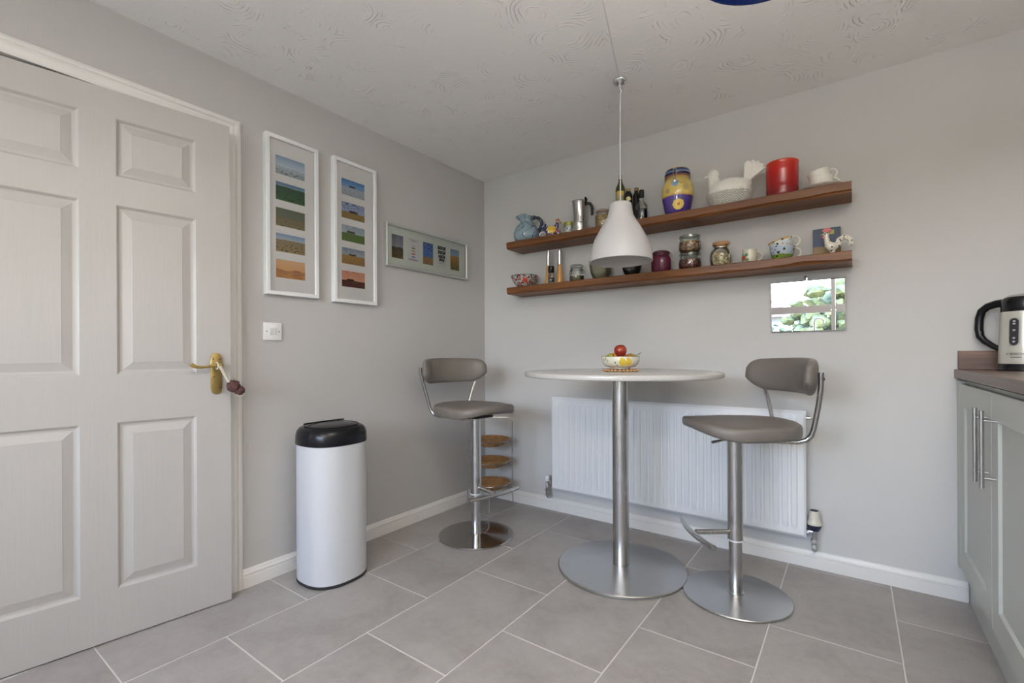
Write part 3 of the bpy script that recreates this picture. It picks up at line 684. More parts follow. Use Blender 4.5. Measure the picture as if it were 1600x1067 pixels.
def tree(x, y, h, r, k, label, seed):
    random.seed(seed); t = thing('garden_tree', label, 'tree', (x, y, -3.0), group=None)
    B().rod((0, 0, 0), (0, 0, h * .6), .22, 8, r2=.1).obj('trunk', plain('bark', (.10, .07, .05), .9, bump=.02, bscale=8), t)
    b = B()
    for i in range(110):
        a = random.random() * 2 * PI; q = random.random() ** .5 * r; z = h * .62 + (random.random() - .35) * h * .62 * (1 - .45 * (q / r) ** 2)
        b.ball((q * math.cos(a), q * math.sin(a), z), random.uniform(.16, .38) * r * .6, 2, (1, 1, .8))
    for v in b.b.verts: v.co += Vector(noise.noise_vector(v.co * 3.5)) * .16 + Vector(noise.noise_vector(v.co * 9)) * .05
    b.obj('crown', LG[k], t)
tree(1.50, -24, 6.3, 1.9, 1, 'yellow-green bushy tree right of centre in the mirror reflection', 1)
tree(4.6, -31, 8.2, 2.0, 0, 'green tree at the right edge of the mirror reflection', 2)
tree(-.55, -20, 4.35, .62, 2, 'dark green bush low at the left of the mirror reflection', 3)
tree(.0, -34, 5.6, .95, 0, 'lower green tree left of the yellow-green one in the mirror', 5)
tree(2.3, -15, 3.75, .9, 1, 'pale yellow-green bush low in front of the trees in the mirror', 6)
hs = thing('house', 'red-roofed neighbouring house at the left of the mirror reflection', 'house', (-7.6, -46, -3.0))
def m_brick():
    t = NT('far_brick'); v = t.coord('Object'); br = t.n('ShaderNodeTexBrick'); t.l(v, br.inputs[0]); br.inputs['Color1'].default_value = (.10, .05, .035, 1); br.inputs['Color2'].default_value = (.12, .06, .045, 1); br.inputs['Mortar'].default_value = (.12, .11, .10, 1); br.inputs['Scale'].default_value = 5
    t.base(br.outputs[0]); t.rough(.9); return t.m
b = B().box((-5, -3, 0), (5, 3, 5.0)); b.obj('wall', m_brick(), hs, smooth=False)
b = B(); q_ = [b.b.verts.new(p) for p in ((-5.4, -3.4, 4.9), (6.2, -3.4, 4.9), (6.2, 3.4, 4.9), (-5.4, 3.4, 4.9), (-3.0, 0, 6.9), (3.0, 0, 6.9))]
for f_ in ((0, 1, 5, 4), (1, 2, 5), (2, 3, 4, 5), (3, 0, 4), (3, 2, 1, 0)): b.b.faces.new([q_[i] for i in f_])
b.obj('roof', plain('red_roof_tiles', (.105, .045, .036), .8, var=.2, nscale=2), hs, smooth=False)
b = B().box((1.2, -.4, 6.0), (2.0, .4, 7.7)); b.obj('chimney', m_brick(), hs, smooth=False)
for x in (-3, 0, 3): B().box((x - .6, 2.98, 3.0), (x + .6, 3.04, 4.2), .02, seg=1).obj('window', plain('far_window', (.1, .11, .12), .2), hs, smooth=False)

# ------------------------------------------------------------------ stools
def bar_stool(label, loc, rz, base_mat, leath, foot_rz, lever_a, sgrip=None):
    t = thing('bar_stool', label, 'stool', loc, rz, 'grey bar stools at the round table')
    Rm = lambda a: Matrix.Rotation(a, 4, 'Z')
    R_ = .223
    B().lathe([(0, 0), (R_ - .004, 0), (R_, .003), (R_, .006), (R_ - .003, .009), (.12, .012), (.045, .0155), (.036, .017), (.036, .020), (0, .020)], 72).obj('base', base_mat, t, ang=25)
    B().rod((0, 0, .018), (0, 0, .262), .0275, 32).obj('lower_column', M_STEEL, t)
    B().lathe([(.0275, .246), (.034, .246), (.034, .252), (.0275, .252)], 32).obj('column_ring', M_PLW, t)
    B().lathe([(.0, .2525), (.0325, .2525), (.0325, .712), (0, .712)], 32).obj('upper_column', M_STEEL, t)
    b = B(); b.rod((.025, 0, .284), (.176, 0, .284), .0115, 14)
    pts = []
    for k in range(13):
        s_ = -1 + 2 * k / 12; y = s_ * .178; x = .196 - .024 * s_ * s_; pts.append((x, y, .284 ))
    b.tube(pts, .0125, 14); fr = b.obj('footrest', M_STEEL, t); fr.rotation_euler = (0, 0, foot_rz)
    # seat: saddle cushion, thin upturned front
    b = B()
    def seat(u, v):
        a = 2 * PI * u; c, s_ = math.cos(a), math.sin(a); n_ = 2.9
        px, py = math.copysign(abs(c) ** (2 / n_), c), math.copysign(abs(s_) ** (2 / n_), s_)
        hw = .222 - .030 * max(0, px) ** 2 - .012 * max(0, -px)
        return px, py, hw
    prof = [(.0, 0, -1), (.60, 0, -1), (.92, .01, -1), (.975, .08, -1), (.995, .25, -1), (1.0, .50, 0), (.997, .74, 0), (.982, .89, 0), (.94, .98, 0), (.75, 1.03, 0), (.38, 1.0, 0), (0, .98, 0)]
    def sfn(u, v):
        px, py, hw = seat(u, v); k = int(round(v * (len(prof) - 1))); s_, hh, _ = prof[k]
        x = (.218 if px > 0 else .236) * px * s_ - .008; y = hw * py * s_
        fwd = max(0, x / .23)
        top = .778 + .006 * math.cos(y * 9) + .010 * fwd ** 2 - .018 * max(0, abs(y) / .22) ** 3 * max(0, x / .2) 
        thick = .068 - .030 * fwd ** 2 - .006 * max(0, abs(y) / .22) ** 2
        return (x, y, top - thick * (1 - hh))
    b.grid(sfn, 72, len(prof) - 1, True); bmesh.ops.remove_doubles(b.b, verts=b.b.verts[:], dist=1e-5); b.obj('seat', leath, t, ang=75)
    b = B(); b.box((-.09, -.07, .704), (.08, .07, .716), .002, seg=1); b.rod((-.03, -.02, .703), (-.03, -.02, .690), .010); b.obj('seat_plate', M_BLKR, t)
    b = B(); ca, sa = math.cos(lever_a), math.sin(lever_a)
    b.rod((.03 * ca, .03 * sa, .696), (.092 * ca, .092 * sa, .684), .0048, 10); b.rod((.075 * ca, .075 * sa, .687), (.108 * ca, .108 * sa, .682), .0065, 12); b.obj('height_lever', M_STEEL, t)
    # wrap-around back pad
    Rb, half = .315, .88
    def pad(u, v):
        # u around section, v along the arc
        s_ = -1 + 2 * v; a = s_ * half; e_ = abs(s_)
        endc = max(0.0, 1 - (max(0, e_ - .80) / .20) ** 2.4) ** .5 if e_ < 1 else 0.0
        top = .156 * .5 + .006 - .012 * e_ ** 2 - .016 * max(0, (e_ - .75) / .25) ** 2; bot = .072 - .052 * max(0, (e_ - .60) / .40) ** 1.6
        ths = .024 * max(endc, .15)
        q = 2 * PI * u; c_, s2 = math.cos(q), math.sin(q); n_ = 2.6
        pr, pz = math.copysign(abs(c_) ** (2 / n_), c_), math.copysign(abs(s2) ** (2 / n_), s2)
        zz = (top if pz > 0 else bot) * pz * (max(endc, .0) * .35 + .65 if e_ < .999 else .6)
        r = Rb + pr * ths - .05 * (zz / .08) * .0
        lean = -.10 * zz
        return (-(r * math.cos(a)) + Rb - .283 - .0 + lean, r * math.sin(a) , .972 + zz)
    b = B(); b.grid(pad, 28, 40, True)
    # close the ends
    for vend in (0, 1): pass
    bmesh.ops.holes_fill(b.b, edges=[e_ for e_ in b.b.edges if e_.is_boundary], sides=0)
    b.obj('back_pad', leath, t, ang=70)
    # two flat steel arms joined under the seat
    for s_ in (-1, 1):
        pts = [(-.02, s_ * .055, .7025), (-.14, s_ * .096, .7025), (-.205, s_ * .124, .7035), (-.232, s_ * .136, .713), (-.247, s_ * .145, .733), (-.252, s_ * .155, .765), (-.249, s_ * .188, .86), (-.240, s_ * .218, .935), (-.234, s_ * .229, .975), (-.232, s_ * .232, 1.0)]
        b = B(); b.tube(pts, .0105, 10, flat=.9); b.obj('back_arm', M_STEEL, t)
        B().ball((-.240, s_ * .233, .972), .006, 2).obj('bolt', M_BLKR, t)
    return t
M_LE2 = plain('taupe_faux_leather_warm', (.175, .155, .132), .40, var=.05, bump=.0003, bscale=500)
bar_stool('taupe bar stool left of the table in front of the wicker basket stand', (.468, -.66, 0), math.radians(-9), M_POL, M_LE2, math.radians(-3), math.radians(195))
rR = math.radians(216)
bar_stool('taupe bar stool right of the table in front of the radiator valve', (1.862, -.522, 0), rR, M_STEELD, M_LEATH, 0, math.radians(5))

# ------------------------------------------------------------------ table
tb = thing('bar_table', 'round white-topped bar table on a single brushed steel column', 'table', (1.341, -.564, 0))
R_ = .314
B().lathe([(0, 0), (R_ - .003, 0), (R_, .003), (R_, .011), (R_ - .004, .0145), (.10, .019), (.041, .020), (0, .020)], 96).obj('base', M_STEELD, tb, ang=25)
B().rod((0, 0, .018), (0, 0, .955), .0405, 40).obj('column', M_STEEL, tb)
B().lathe([(0, .95), (.17, .95), (.17, .956), (.04, .964), (0, .964)], 40).obj('top_plate', M_STEEL, tb)
def m_quartz():
    t = NT('speckled_white_quartz'); v = t.coord('Object'); d = t.voro(v, 240, 'F1', 0); n_ = t.noise(v, 8, 3)
    c = t.mix(t.math('LESS_THAN', d, .28), t.mix(n_, (.50, .485, .46), (.57, .555, .53)), (.37, .35, .33)); t.base(c); t.rough(.18); return t.m
R_ = .480
B().lathe([(0, .9645), (R_ - .006, .9645), (R_ - .001, .967), (R_, .971), (R_, .982), (R_ - .0015, .9865), (R_ - .006, .9885), (0, .9885)], 128).obj('table_top', m_quartz(), tb, ang=60)

TT = .9885; BC = Vector((1.347, -.575, TT))
tv = thing('trivet', 'round wooden bead trivet under the fruit bowl', 'trivet', BC); m_tv = m_wood('trivet_wood', (.35, .17, .07), (.66, .42, .22), 0, 2, .5, .1)
for k in range(26):
    a = 2 * PI * k / 26; B().ball((.080 * math.cos(a), .080 * math.sin(a), .0065), .0095, 2, (1, 1, .68)).obj('bead', m_tv, tv)
B().lathe([(0, .001), (.072, .001), (.073, .009), (0, .010)], 40).obj('centre_disc', m_tv, tv)
BZ = TT + .0135
pear = (.70, .50, .06)
m_fb = m_glaze('fruit_bowl_glaze', base=(.72, .69, .56), spots=[((.028, -.086, .030), .017, pear, .8), ((.024, -.090, .048), .009, pear, .9), ((.056, -.072, .030), .016, pear, .8), ((.052, -.078, .048), .008, pear, .9),
     ((-.055, -.072, .05), .0035, (.06, .12, .06), .3), ((-.045, -.078, .042), .003, (.06, .12, .06), .4), ((-.068, -.062, .045), .003, (.06, .12, .06), .5), ((.0, -.085, .018), .007, (.12, .22, .10), 2), ((.075, -.05, .022), .006, (.08, .16, .07), 2), ((-.008, -.088, .032), .0035, (.10, .2, .12), .6)])
fb = thing('fruit_bowl', 'cream bowl painted with yellow pears standing on the table', 'bowl', (BC.x, BC.y, BZ), math.radians(12))
b = B().lathe([(0, .003), (.040, .003), (.046, 0), (.050, .001), (.049, .006), (.071, .010), (.086, .023), (.0925, .041), (.0935, .060), (.092, .0615), (.089, .058), (.088, .042), (.082, .027), (.065, .016), (.03, .010), (0, .009)], 56); b.obj('bowl_body', m_fb, fb, ang=50)
B().tube(arc((0, 0, .0612), .0928, 0, 2 * PI * 47 / 48, 47, 'xy'), .0014, 6, closed=True).obj('rim_line', plain('rim_dark', (.10, .07, .04), .3), fb)
RZ = BZ + .067
def fruit(name, label, cat, c, r, sq, col, col2, stem=None, rough=.25):
    t = thing(name, label, cat, c); mm = NT(name + '_skin'); v = mm.coord('Object'); mm.base(mm.mix(mm.ramp(mm.noise(v, 30, 4), [(.35, (0, 0, 0)), (.7, (1, 1, 1))]), col, col2)); mm.rough(rough); mm.coat(.3, .2)
    b = B()
    if sq == 'apple': b.lathe([(0, -.80), (.18, -.9), (.42, -.93), (.75, -.68), (.96, -.2), (1.0, .15), (.90, .55), (.65, .84), (.38, .93), (.15, .84), (0, .70)], 28, M=Matrix.Scale(r, 4) @ Matrix.Rotation(.35, 4, 'X'))
    elif sq == 'pear': b.lathe([(0, -1.0), (.3, -.97), (.72, -.7), (.86, -.3), (.78, .15), (.52, .6), (.38, .95), (.28, 1.15), (.12, 1.24), (0, 1.25)], 24, M=Matrix.Scale(r, 4))
    else: b.ball((0, 0, 0), r, 3, sq)
    b.obj('flesh', mm.m, t)
    if stem: B().tube(stem, .0016, 6).obj('stem', plain('stem_brown', (.05, .03, .02), .8), t)
    return t
fruit('red_apple', 'dark red apple on top of the fruit in the bowl', 'fruit', (BC.x + .002, BC.y - .004, RZ + .021), .0315, 'apple', (.24, .02, .015), (.42, .06, .02), [(0, -.008, .022), (.003, -.009, .03)])
fruit('orange_fruit', 'orange partly hidden behind the red apple in the bowl', 'fruit', (BC.x - .028, BC.y + .010, RZ - .012), .030, (1, 1, .92), (.70, .27, .02), (.80, .36, .05))
fruit('orange_fruit', 'brownish-orange fruit low in the bowl right of the apple', 'fruit', (BC.x + .038, BC.y + .022, RZ - .017), .027, (1, 1, .9), (.40, .13, .04), (.50, .20, .06))
tp_ = fruit('green_pear', 'green pear lying at the left rim of the bowl', 'fruit', (BC.x - .040, BC.y - .034, RZ - .009), .022, 'pear', (.24, .24, .03), (.36, .32, .05), [(0, 0, .026), (.002, 0, .034), (.007, .003, .044)])
tp_.rotation_euler = (0, math.radians(-92), math.radians(30))
tp_ = fruit('green_pear', 'green pear lying at the right rim with its long stalk up', 'fruit', (BC.x + .046, BC.y + .030, RZ - .006), .019, 'pear', (.22, .28, .04), (.34, .38, .07), [(0, 0, .022), (-.003, 0, .034), (-.010, 0, .050)])
tp_.rotation_euler = (0, math.radians(80), math.radians(36))

# ------------------------------------------------------------------ wicker basket stand in the corner
sx0, sy0 = .210, -.205
# local x axis lies across the corner, local -y faces the room
rk = thing('basket_stand', 'three-tier chrome wire stand holding wicker baskets in the corner', 'stand', (sx0, sy0, 0), math.radians(36))
m_w = M_CHR2; HW = .158
tiers = [.175, .330, .478]
b = B()
for s_ in (-1, 1):
    pts = [(s_ * (HW + .018), 0, .004), (s_ * (HW + .010), 0, .012), (s_ * (HW + .002), 0, .045), (s_ * HW, 0, .12), (s_ * HW, 0, .60), (s_ * (HW - .008), 0, .618), (s_ * (HW - .03), 0, .630)]
    b.tube(pts + [(0, 0, .632)], .0042, 8)
b.obj('upright_frame', m_w, rk)
for s_ in (-1, 1):
    for z in tiers: B().tube(arc((s_ * (HW - .045), 0, z - .06), .045, 0 if s_ > 0 else PI, PI / 2, 8, 'xz', .055), .003, 6).obj('scroll_brace', m_w, rk)
for z in tiers: B().tube([(.132 * math.cos(2 * PI * k / 36), .118 * math.sin(2 * PI * k / 36), z - .006) for k in range(36)], .003, 6, closed=True).obj('basket_ring', m_w, rk); 
for z in tiers:
    for s_ in (-1, 1): B().rod((s_ * .130, 0, z - .006), (s_ * HW, 0, z - .006), .003, 6).obj('ring_strut', m_w, rk)
b = B(); b.tube([(0, -.118, tiers[0] - .006), (0, -.122, .08), (0, -.124, .02), (0, -.132, .004)], .0036, 8); b.obj('front_leg', m_w, rk)
b = B(); b.tube([(0, .118, tiers[0] - .006), (0, .120, .08), (0, .122, .02), (0, .126, .004)], .0036, 8); b.obj('rear_leg', m_w, rk)
def m_wicker():
    t = NT('wicker'); v = t.coord('Object'); s = t.sep(v)
    an = t.math('ARCTAN2', s[1], s[0]); a1 = t.math('SINE', t.math('MULTIPLY', an, 36.0)); z1 = t.math('SINE', t.math('MULTIPLY', s[2], 900.0))
    pr = t.math('MULTIPLY', a1, z1); nz = t.noise(v, 60, 3)
    t.base(t.mix(t.math('ADD', t.math('MULTIPLY', pr, .3), nz), (.20, .085, .025), (.62, .34, .13))); t.rough(.5); t.bump(pr, .002); return t.m
mwk = m_wicker()
for k, z in enumerate(tiers):
    w_ = ['bottom', 'middle', 'top'][k]
    t = thing('wicker_basket', 'shallow oval wicker basket on the %s tier of the chrome stand' % w_, 'basket', (sx0, sy0, z - .045), math.radians(36), 'wicker baskets in the corner stand')
    # woven bowl: horizontal strands that weave in and out of the ribs
    b = B()
    n_ = 72; rows = [(.070, .004), (.084, .010), (.096, .017), (.106, .024), (.114, .031), (.120, .038), (.125, .044)]
    for j, (r_, zz) in enumerate(rows):
        b.tube([((r_ + .0028 * math.cos(12 * 2 * PI * q / n_ + PI * j)) * math.cos(2 * PI * q / n_), (r_ + .0028 * math.cos(12 * 2 * PI * q / n_ + PI * j)) * math.sin(2 * PI * q / n_) * .9, zz) for q in range(n_)], .0046, 5, closed=True)
    b.lathe([(0, .001), (.066, .001), (.07, .004), (.066, .006), (0, .006)], 36, sy=.9)
    b.lathe([(.07, .003), (.096, .016), (.114, .030), (.124, .044), (.122, .044), (.112, .031), (.094, .018), (.068, .006)], 36, sy=.9)
    b.obj('woven_bowl', mwk, t)
    b = B(); n_ = 96
    for ph in (0, PI): b.tube([((.132 + .003 * math.cos(20 * 2 * PI * q / n_ + ph)) * math.cos(2 * PI * q / n_), (.132 + .003 * math.cos(20 * 2 * PI * q / n_ + ph)) * math.sin(2 * PI * q / n_) * .9, .049 + .003 * math.sin(20 * 2 * PI * q / n_ + ph)) for q in range(n_)], .0042, 5, closed=True)
    b.obj('rim', mwk, t)

# ------------------------------------------------------------------ pendant lamp
HK = Vector((1.382, -.6465, 2.4))
pl = thing('pendant_lamp', 'white bell-shaped pendant lamp hanging over the round table', 'lamp', HK)
pf = [(.0, 1.812), (.020, 1.815), (.044, 1.814), (.0505, 1.810), (.053, 1.803), (.055, 1.785), (.0615, 1.752), (.0745, 1.727), (.093, 1.698), (.109, 1.669), (.1255, 1.640), (.1370, 1.604), (.1455, 1.568), (.1495, 1.531)]
inner = [(r_ - .003, z + (.0 if i < 13 else 0)) for i, (r_, z) in enumerate(pf) if r_ > .06][::-1]
prof = [(r_, z - 2.41) for r_, z in pf] + [(.148, -.880)] + [(r_, z - 2.41 - .001) for r_, z in inner] + [(.050, -.65), (.02, -.61), (0, -.608)]
mt = NT('opal_plastic_shade'); mt.base((.55, .54, .54)); mt.rough(.35); mt.p.inputs['Subsurface Weight'].default_value = .0
B().lathe(prof, 64).obj('lamp_shade', mt.m, pl, ang=60)
B().lathe([(0, 0), (.034, 0), (.034, -.005), (.030, -.014), (.020, -.021), (.009, -.026), (.007, -.036), (0, -.037)], 32).obj('ceiling_hook_plate', M_CHROME, pl)
b = B(); b.tube([(0, 0, -.03), (.004, 0, -.038), (.010, 0, -.046), (.012, 0, -.056), (.006, 0, -.064), (-.004, 0, -.062), (-.008, 0, -.054)], .0022, 8); b.obj('hook', M_CHROME, pl)
M_FLEX = plain('white_flex', (.72, .71, .70), .5)
pts = [(0, 0, -.596), (-.001, 0, -.3), (.001, 0, -.12), (.003, 0, -.070), (.004, 0, -.055), (.002, -.006, -.042)]
end = Vector((1.80, -2.00, 2.398)) - HK
pts += [(.012, -.035, -.022), (.03, -.09, -.016)] + [tuple(Vector((0, 0, -.012)).lerp(end + Vector((0, 0, -.012)), f) + Vector((0, 0, -.018 * math.sin(PI * f)))) for f in (.14, .25, .4, .6, .8, .93)] + [tuple(end + Vector((0, 0, -.006)))]
B().tube(pts, .0026, 8).obj('flex', M_FLEX, pl)
B().lathe([(0, 0), (.045, 0), (.045, -.008), (.034, -.02), (.012, -.028), (0, -.028)], 24, tuple(end)).obj('ceiling_rose', M_PLW, pl)
B().ball((0, 0, -.70), .028, 3, (1, 1, 1.2)).obj('bulb', plain('bulb_glass', (.85, .85, .82), .2), pl)

bl = thing('blue_lamp', 'blue glass lampshade whose rim dips in at the top of the picture', 'lamp', (2.158, -1.667, 2.4))
mb = NT('cobalt_glass'); mb.base((.012, .035, .20)); mb.rough(.12)
B().lathe([(r_, z_ + .089) for r_, z_ in [(.030, -.40), (.05, -.405), (.10, -.44), (.14, -.50), (.158, -.5585), (.160, -.5640), (.155, -.5630), (.136, -.50), (.095, -.443), (.03, -.41)]], 56).obj('lamp_shade', mb.m, bl)
B().rod((0, 0, 0), (0, 0, -.33), .0028, 8).obj('flex', M_FLEX, bl)
B().lathe([(0, 0), (.045, 0), (.045, -.008), (.034, -.02), (.012, -.028), (0, -.028)], 24).obj('ceiling_rose', M_PLW, bl)
B().rod((0, 0, -.315), (0, 0, -.375), .018, 16).obj('lamp_holder', M_PLW, bl)

# ------------------------------------------------------------------ shelves
def shelf(label, z0, z1, seed):
    x0, x1, D = .360, 2.286, .200; b = B(); random.seed(seed); n_ = 90; rows = []
    for i in range(n_ + 1):
        x = x0 + (x1 - x0) * i / n_
        q = noise.noise(Vector((x * 5, seed, 0))); q2 = noise.noise(Vector((x * 16, seed + 7, 0))); big = max(0, (x - 1.55) / .7)
        ch = .006 + .006 * (q + 1) * .5 + .003 * q2 + .008 * big * max(0, q + .4)
        f = .0015 * q
        rows.append([b.b.verts.new(p) for p in ((x, -.0015, z1), (x, -D + .003 + f, z1 - q2 * .0005), (x, -D + f, z1 - .003), (x, -D + .001 + f, z0 + ch), (x, -D + .007 + f + .004 * big, z0 + ch * .55 + .001 * q2), (x, -D + .014 + f, z0), (x, -.0015, z0))])
    for r0, r1 in zip(rows, rows[1:]):
        for k in range(7): b.b.faces.new([r0[k], r0[(k + 1) % 7], r1[(k + 1) % 7], r1[k]])
    b.b.faces.new(rows[0]); b.b.faces.new(rows[-1][::-1])
    return tag(b.obj('wall_shelf', M_SHELF, ang=30), label, 'shelf', 'wooden wall shelves')
S1, S2 = 1.846, 1.535
shelf('upper chunky brown wooden shelf carrying the yellow jar and white hen', 1.799, S1, 3)
shelf('lower chunky brown wooden shelf carrying glass jars and the rooster', 1.489, S2, 9)

def M4(*a): return Matrix(a)
CAMV = Vector((2.29, -2.79, 0))
def face(x, y): return math.atan2(CAMV.y - y, CAMV.x - x) + PI / 2     # rotation so that local -y faces the viewer side
YS = -.100
# --- blue draped jug
jg = thing('ceramic_jug', 'pale blue jug with drapery lines and dark handle, left end of upper shelf', 'jug', (.463, YS - .005, S1), face(.463, YS))
mj = m_glaze('jug_glaze', base=(.27, .36, .41), lines=(3.5, .11, (.02, .07, .13)), spots=[((0, 0, .0), .03, (.05, .08, .10))], rough=.1)
b = B()
def jug(u, v):
    pf_ = [(.066, 0), (.078, .008), (.089, .035), (.090, .060), (.080, .090), (.062, .118), (.044, .138), (.040, .150), (.050, .166), (.062, .180), (.060, .1815), (.046, .168), (.034, .150), (.034, .12), (0, .10)]
    k = int(round(v * (len(pf_) - 1))); r_, z = pf_[k]; a = 2 * PI * u
    fl = 1 + .035 * math.cos(7 * a) * (1 if z < .12 else .3)
    sp = max(0, math.cos(a - PI)) ** 6 * (.016 if 8 <= k <= 11 else 0)
    return ((r_ * fl + sp) * math.cos(a), r_ * fl * math.sin(a), z + sp * .3 + (.006 * math.cos(3 * a) if 8 <= k <= 11 else 0))
b.grid(jug, 56, 14, True); b.lathe([(0, .001), (.066, .001)], 30); bmesh.ops.remove_doubles(b.b, verts=b.b.verts[:], dist=1e-5); b.obj('jug_body', mj, jg, ang=70)
B().tube([(.045, 0, .163), (.060, 0, .174), (.085, 0, .172), (.103, 0, .152), (.106, 0, .125), (.096, 0, .098), (.080, 0, .082)], .010, 12, radii=[.009, .010, .011, .011, .011, .012, .013]).obj('handle', plain('navy_glaze', (.012, .018, .05), .12), jg)

def blob(name, parts, mat, parent, vox=.003, smooth_it=6):
    b = B()
    for p in parts:
        if p[0] == 'b': b.ball(p[1], p[2], 3, p[3] if len(p) > 3 else (1, 1, 1), p[4] if len(p) > 4 else None)
        else: b.tube(p[1], .01, 12, radii=p[2])
    o = b.obj(name, mat, parent)
    m = o.modifiers.new('r', 'REMESH'); m.mode = 'VOXEL'; m.voxel_size = vox; m.use_smooth_shade = True
    s = o.modifiers.new('s', 'SMOOTH'); s.iterations = smooth_it; s.factor = .5
    return o
# --- small painted hen
sh = thing('ceramic_hen', 'small blue and yellow painted ceramic hen beside the blue jug', 'ornament', (.668, YS - .02, S1), face(.668, YS))
mh = m_glaze('hen_glaze', base=(.018, .03, .12), speck=[(60, .30, (.42, .46, .5)), (85, .22, (.45, .08, .05))], spots=[((.004, -.030, .055), .030, (.75, .48, .05), 1), ((-.055, -.015, .022), .022, (.5, .52, .5), 1), ((.048, -.02, .045), .016, (.45, .12, .14), 1)])
blob('hen_body', [('b', (0, 0, .042), .042, (1.25, .75, .95)), ('t', [(-.03, 0, .05), (-.05, 0, .075), (-.028, 0, .093)], [.022, .014, .007]), ('t', [(-.055, 0, .045), (-.075, 0, .03), (-.078, 0, .01)], [.012, .012, .009]), ('t', [(.025, 0, .06), (.042, 0, .085), (.045, 0, .102)], [.022, .015, .012]), ('b', (0, 0, .010), .03, (1.5, .9, .34)), ('b', (.05, 0, .03), .022)], mh, sh)
B().tube([(.035, 0, .112), (.040, 0, .124), (.046, 0, .118), (.050, 0, .126), (.055, 0, .112)], .0055, 8).obj('comb', plain('orange_glaze', (.55, .18, .06), .2), sh)
B().lathe([(0, .022), (.006, .012), (.008, 0), (0, 0)], 8, M=Matrix.Translation((.056, 0, .102)) @ Matrix.Rotation(PI / 2, 4, 'Y')).obj('beak', plain('beak_yellow', (.6, .4, .08), .3), sh)
# --- tin
tn = thing('small_tin', 'small round tin with yellow-green lid left of the coffee pot', 'tin', (.794, YS, S1))
B().lathe([(0, 0), (.030, 0), (.031, .003), (.031, .060), (0, .060)], 32).obj('tin_body', m_glaze('tin_label', base=(.42, .46, .42), speck=[(60, .22, (.1, .12, .12))]), tn)
B().lathe([(0, .088), (.028, .088), (.0325, .085), (.033, .062), (.0315, .060)], 32).obj('lid', plain('tin_lid', (.34, .34, .08), .35, .2), tn)
# --- moka pot
mk = thing('coffee_pot', 'steel stovetop coffee pot with black handle on the upper shelf', 'coffee pot', (.872, YS, S1), math.radians(30))
B().lathe([(0, 0), (.043, 0), (.045, .003), (.044, .03), (.041, .060), (.044, .066), (.045, .070), (.040, .072)], 36).obj('boiler', M_CHR2, mk)
b = B().lathe([(.0385, .072), (.038, .10), (.037, .205), (.040, .210), (.038, .211), (.034, .206), (0, .204)], 36)
for v in b.b.verts:
    if v.co.z > .19 and v.co.x < -.02: v.co.x -= .010 * min(1, (-v.co.x - .02) / .02)
b.obj('upper_chamber', m_steel('moka_steel', 2, .22, (.55, .52, .50)), mk)
B().lathe([(.039, .204), (.036, .213), (.02, .219), (0, .220)], 36).obj('pot_lid', M_CHR2, mk)
b = B(); b.tube([(.036, 0, .185), (.048, 0, .196), (.065, 0, .194), (.076, 0, .182), (.079, 0, .165), (.079, 0, .118)], .008, 10, radii=[.010, .010, .010, .009, .009, .008]); b.tube([(.036, 0, .20), (.042, 0, .222), (.036, 0, .236)], .008, 8, radii=[.010, .010, .005]); b.obj('handle', M_BLK, mk)

# --- clip-top jars
def clip_jar(name, label, x, z, r, h, fill, fmat, sealcol=(.45, .46, .42), lidh=.018, y=YS, group=None, glass=None, belly=0.0):
    t = thing(name, label, 'jar', (x, y, z), face(x, y), group); g = glass or M_GLASS
    n_ = r * .80
    B().lathe([(0, .002), (r * .9, .002), (r * .97, .008), (r * (1 + belly), h * .35), (r, h * .62), (r * .93, h * .72), (n_, h * .78), (n_, h * .84), (r * .86, h * .845), (r * .86, h * .86)], 40).obj('glass_body', g, t)
    B().lathe([(n_, h * .86), (r * .88, h * .862), (r * .88, h * .885), (n_, h * .887)], 40).obj('seal', plain('seal_%d%d' % (int(sealcol[0] * 100), int(sealcol[1] * 100)), sealcol, .5), t)
    B().lathe([(r * .86, h * .888), (r * .88, h * .90), (r * .86, h * .95), (r * .72, h * .99), (0, h)], 40).obj('lid', g, t)
    b = B(); ring = [(r * .90 * math.cos(2 * PI * k / 36), r * .90 * math.sin(2 * PI * k / 36), h * .80) for k in range(36)]; b.tube(ring, .0013, 5, closed=True)
    b.tube([(r * .9 * math.cos(2 * PI * k / 36), r * .9 * math.sin(2 * PI * k / 36), h * .915) for k in range(36)], .0013, 5, closed=True)
    for s_ in (-1, 1): b.tube([(s_ * r * .9, 0, h * .915), (s_ * r * 1.06, -.002, h * .86), (s_ * r * 1.10, -.004, h * .76), (s_ * r * 1.02, -.004, h * .60), (s_ * r * 1.12, -.004, h * .52)], .0015, 5)
    b.obj('wire_clip', M_CHR2, t)
    if fill: B().lathe([(0, .006), (r * .86, .006), (r * .93, .012), (r * (.955 + belly), h * .35), (r * .955, h * min(fill, .62)), (r * .90, h * fill), (0, h * fill + .003)], 36).obj('contents', fmat, t)
    return t
clip_jar('clip_top_jar', 'clip-top glass jar with orange rubber seal behind the lamp shade, upper shelf', 1.036, S1, .050, .125, .66, m_bits('amber_bits', [(.62, .38, .10), (.5, .26, .06), (.70, .5, .2)], 110), (.60, .25, .14))
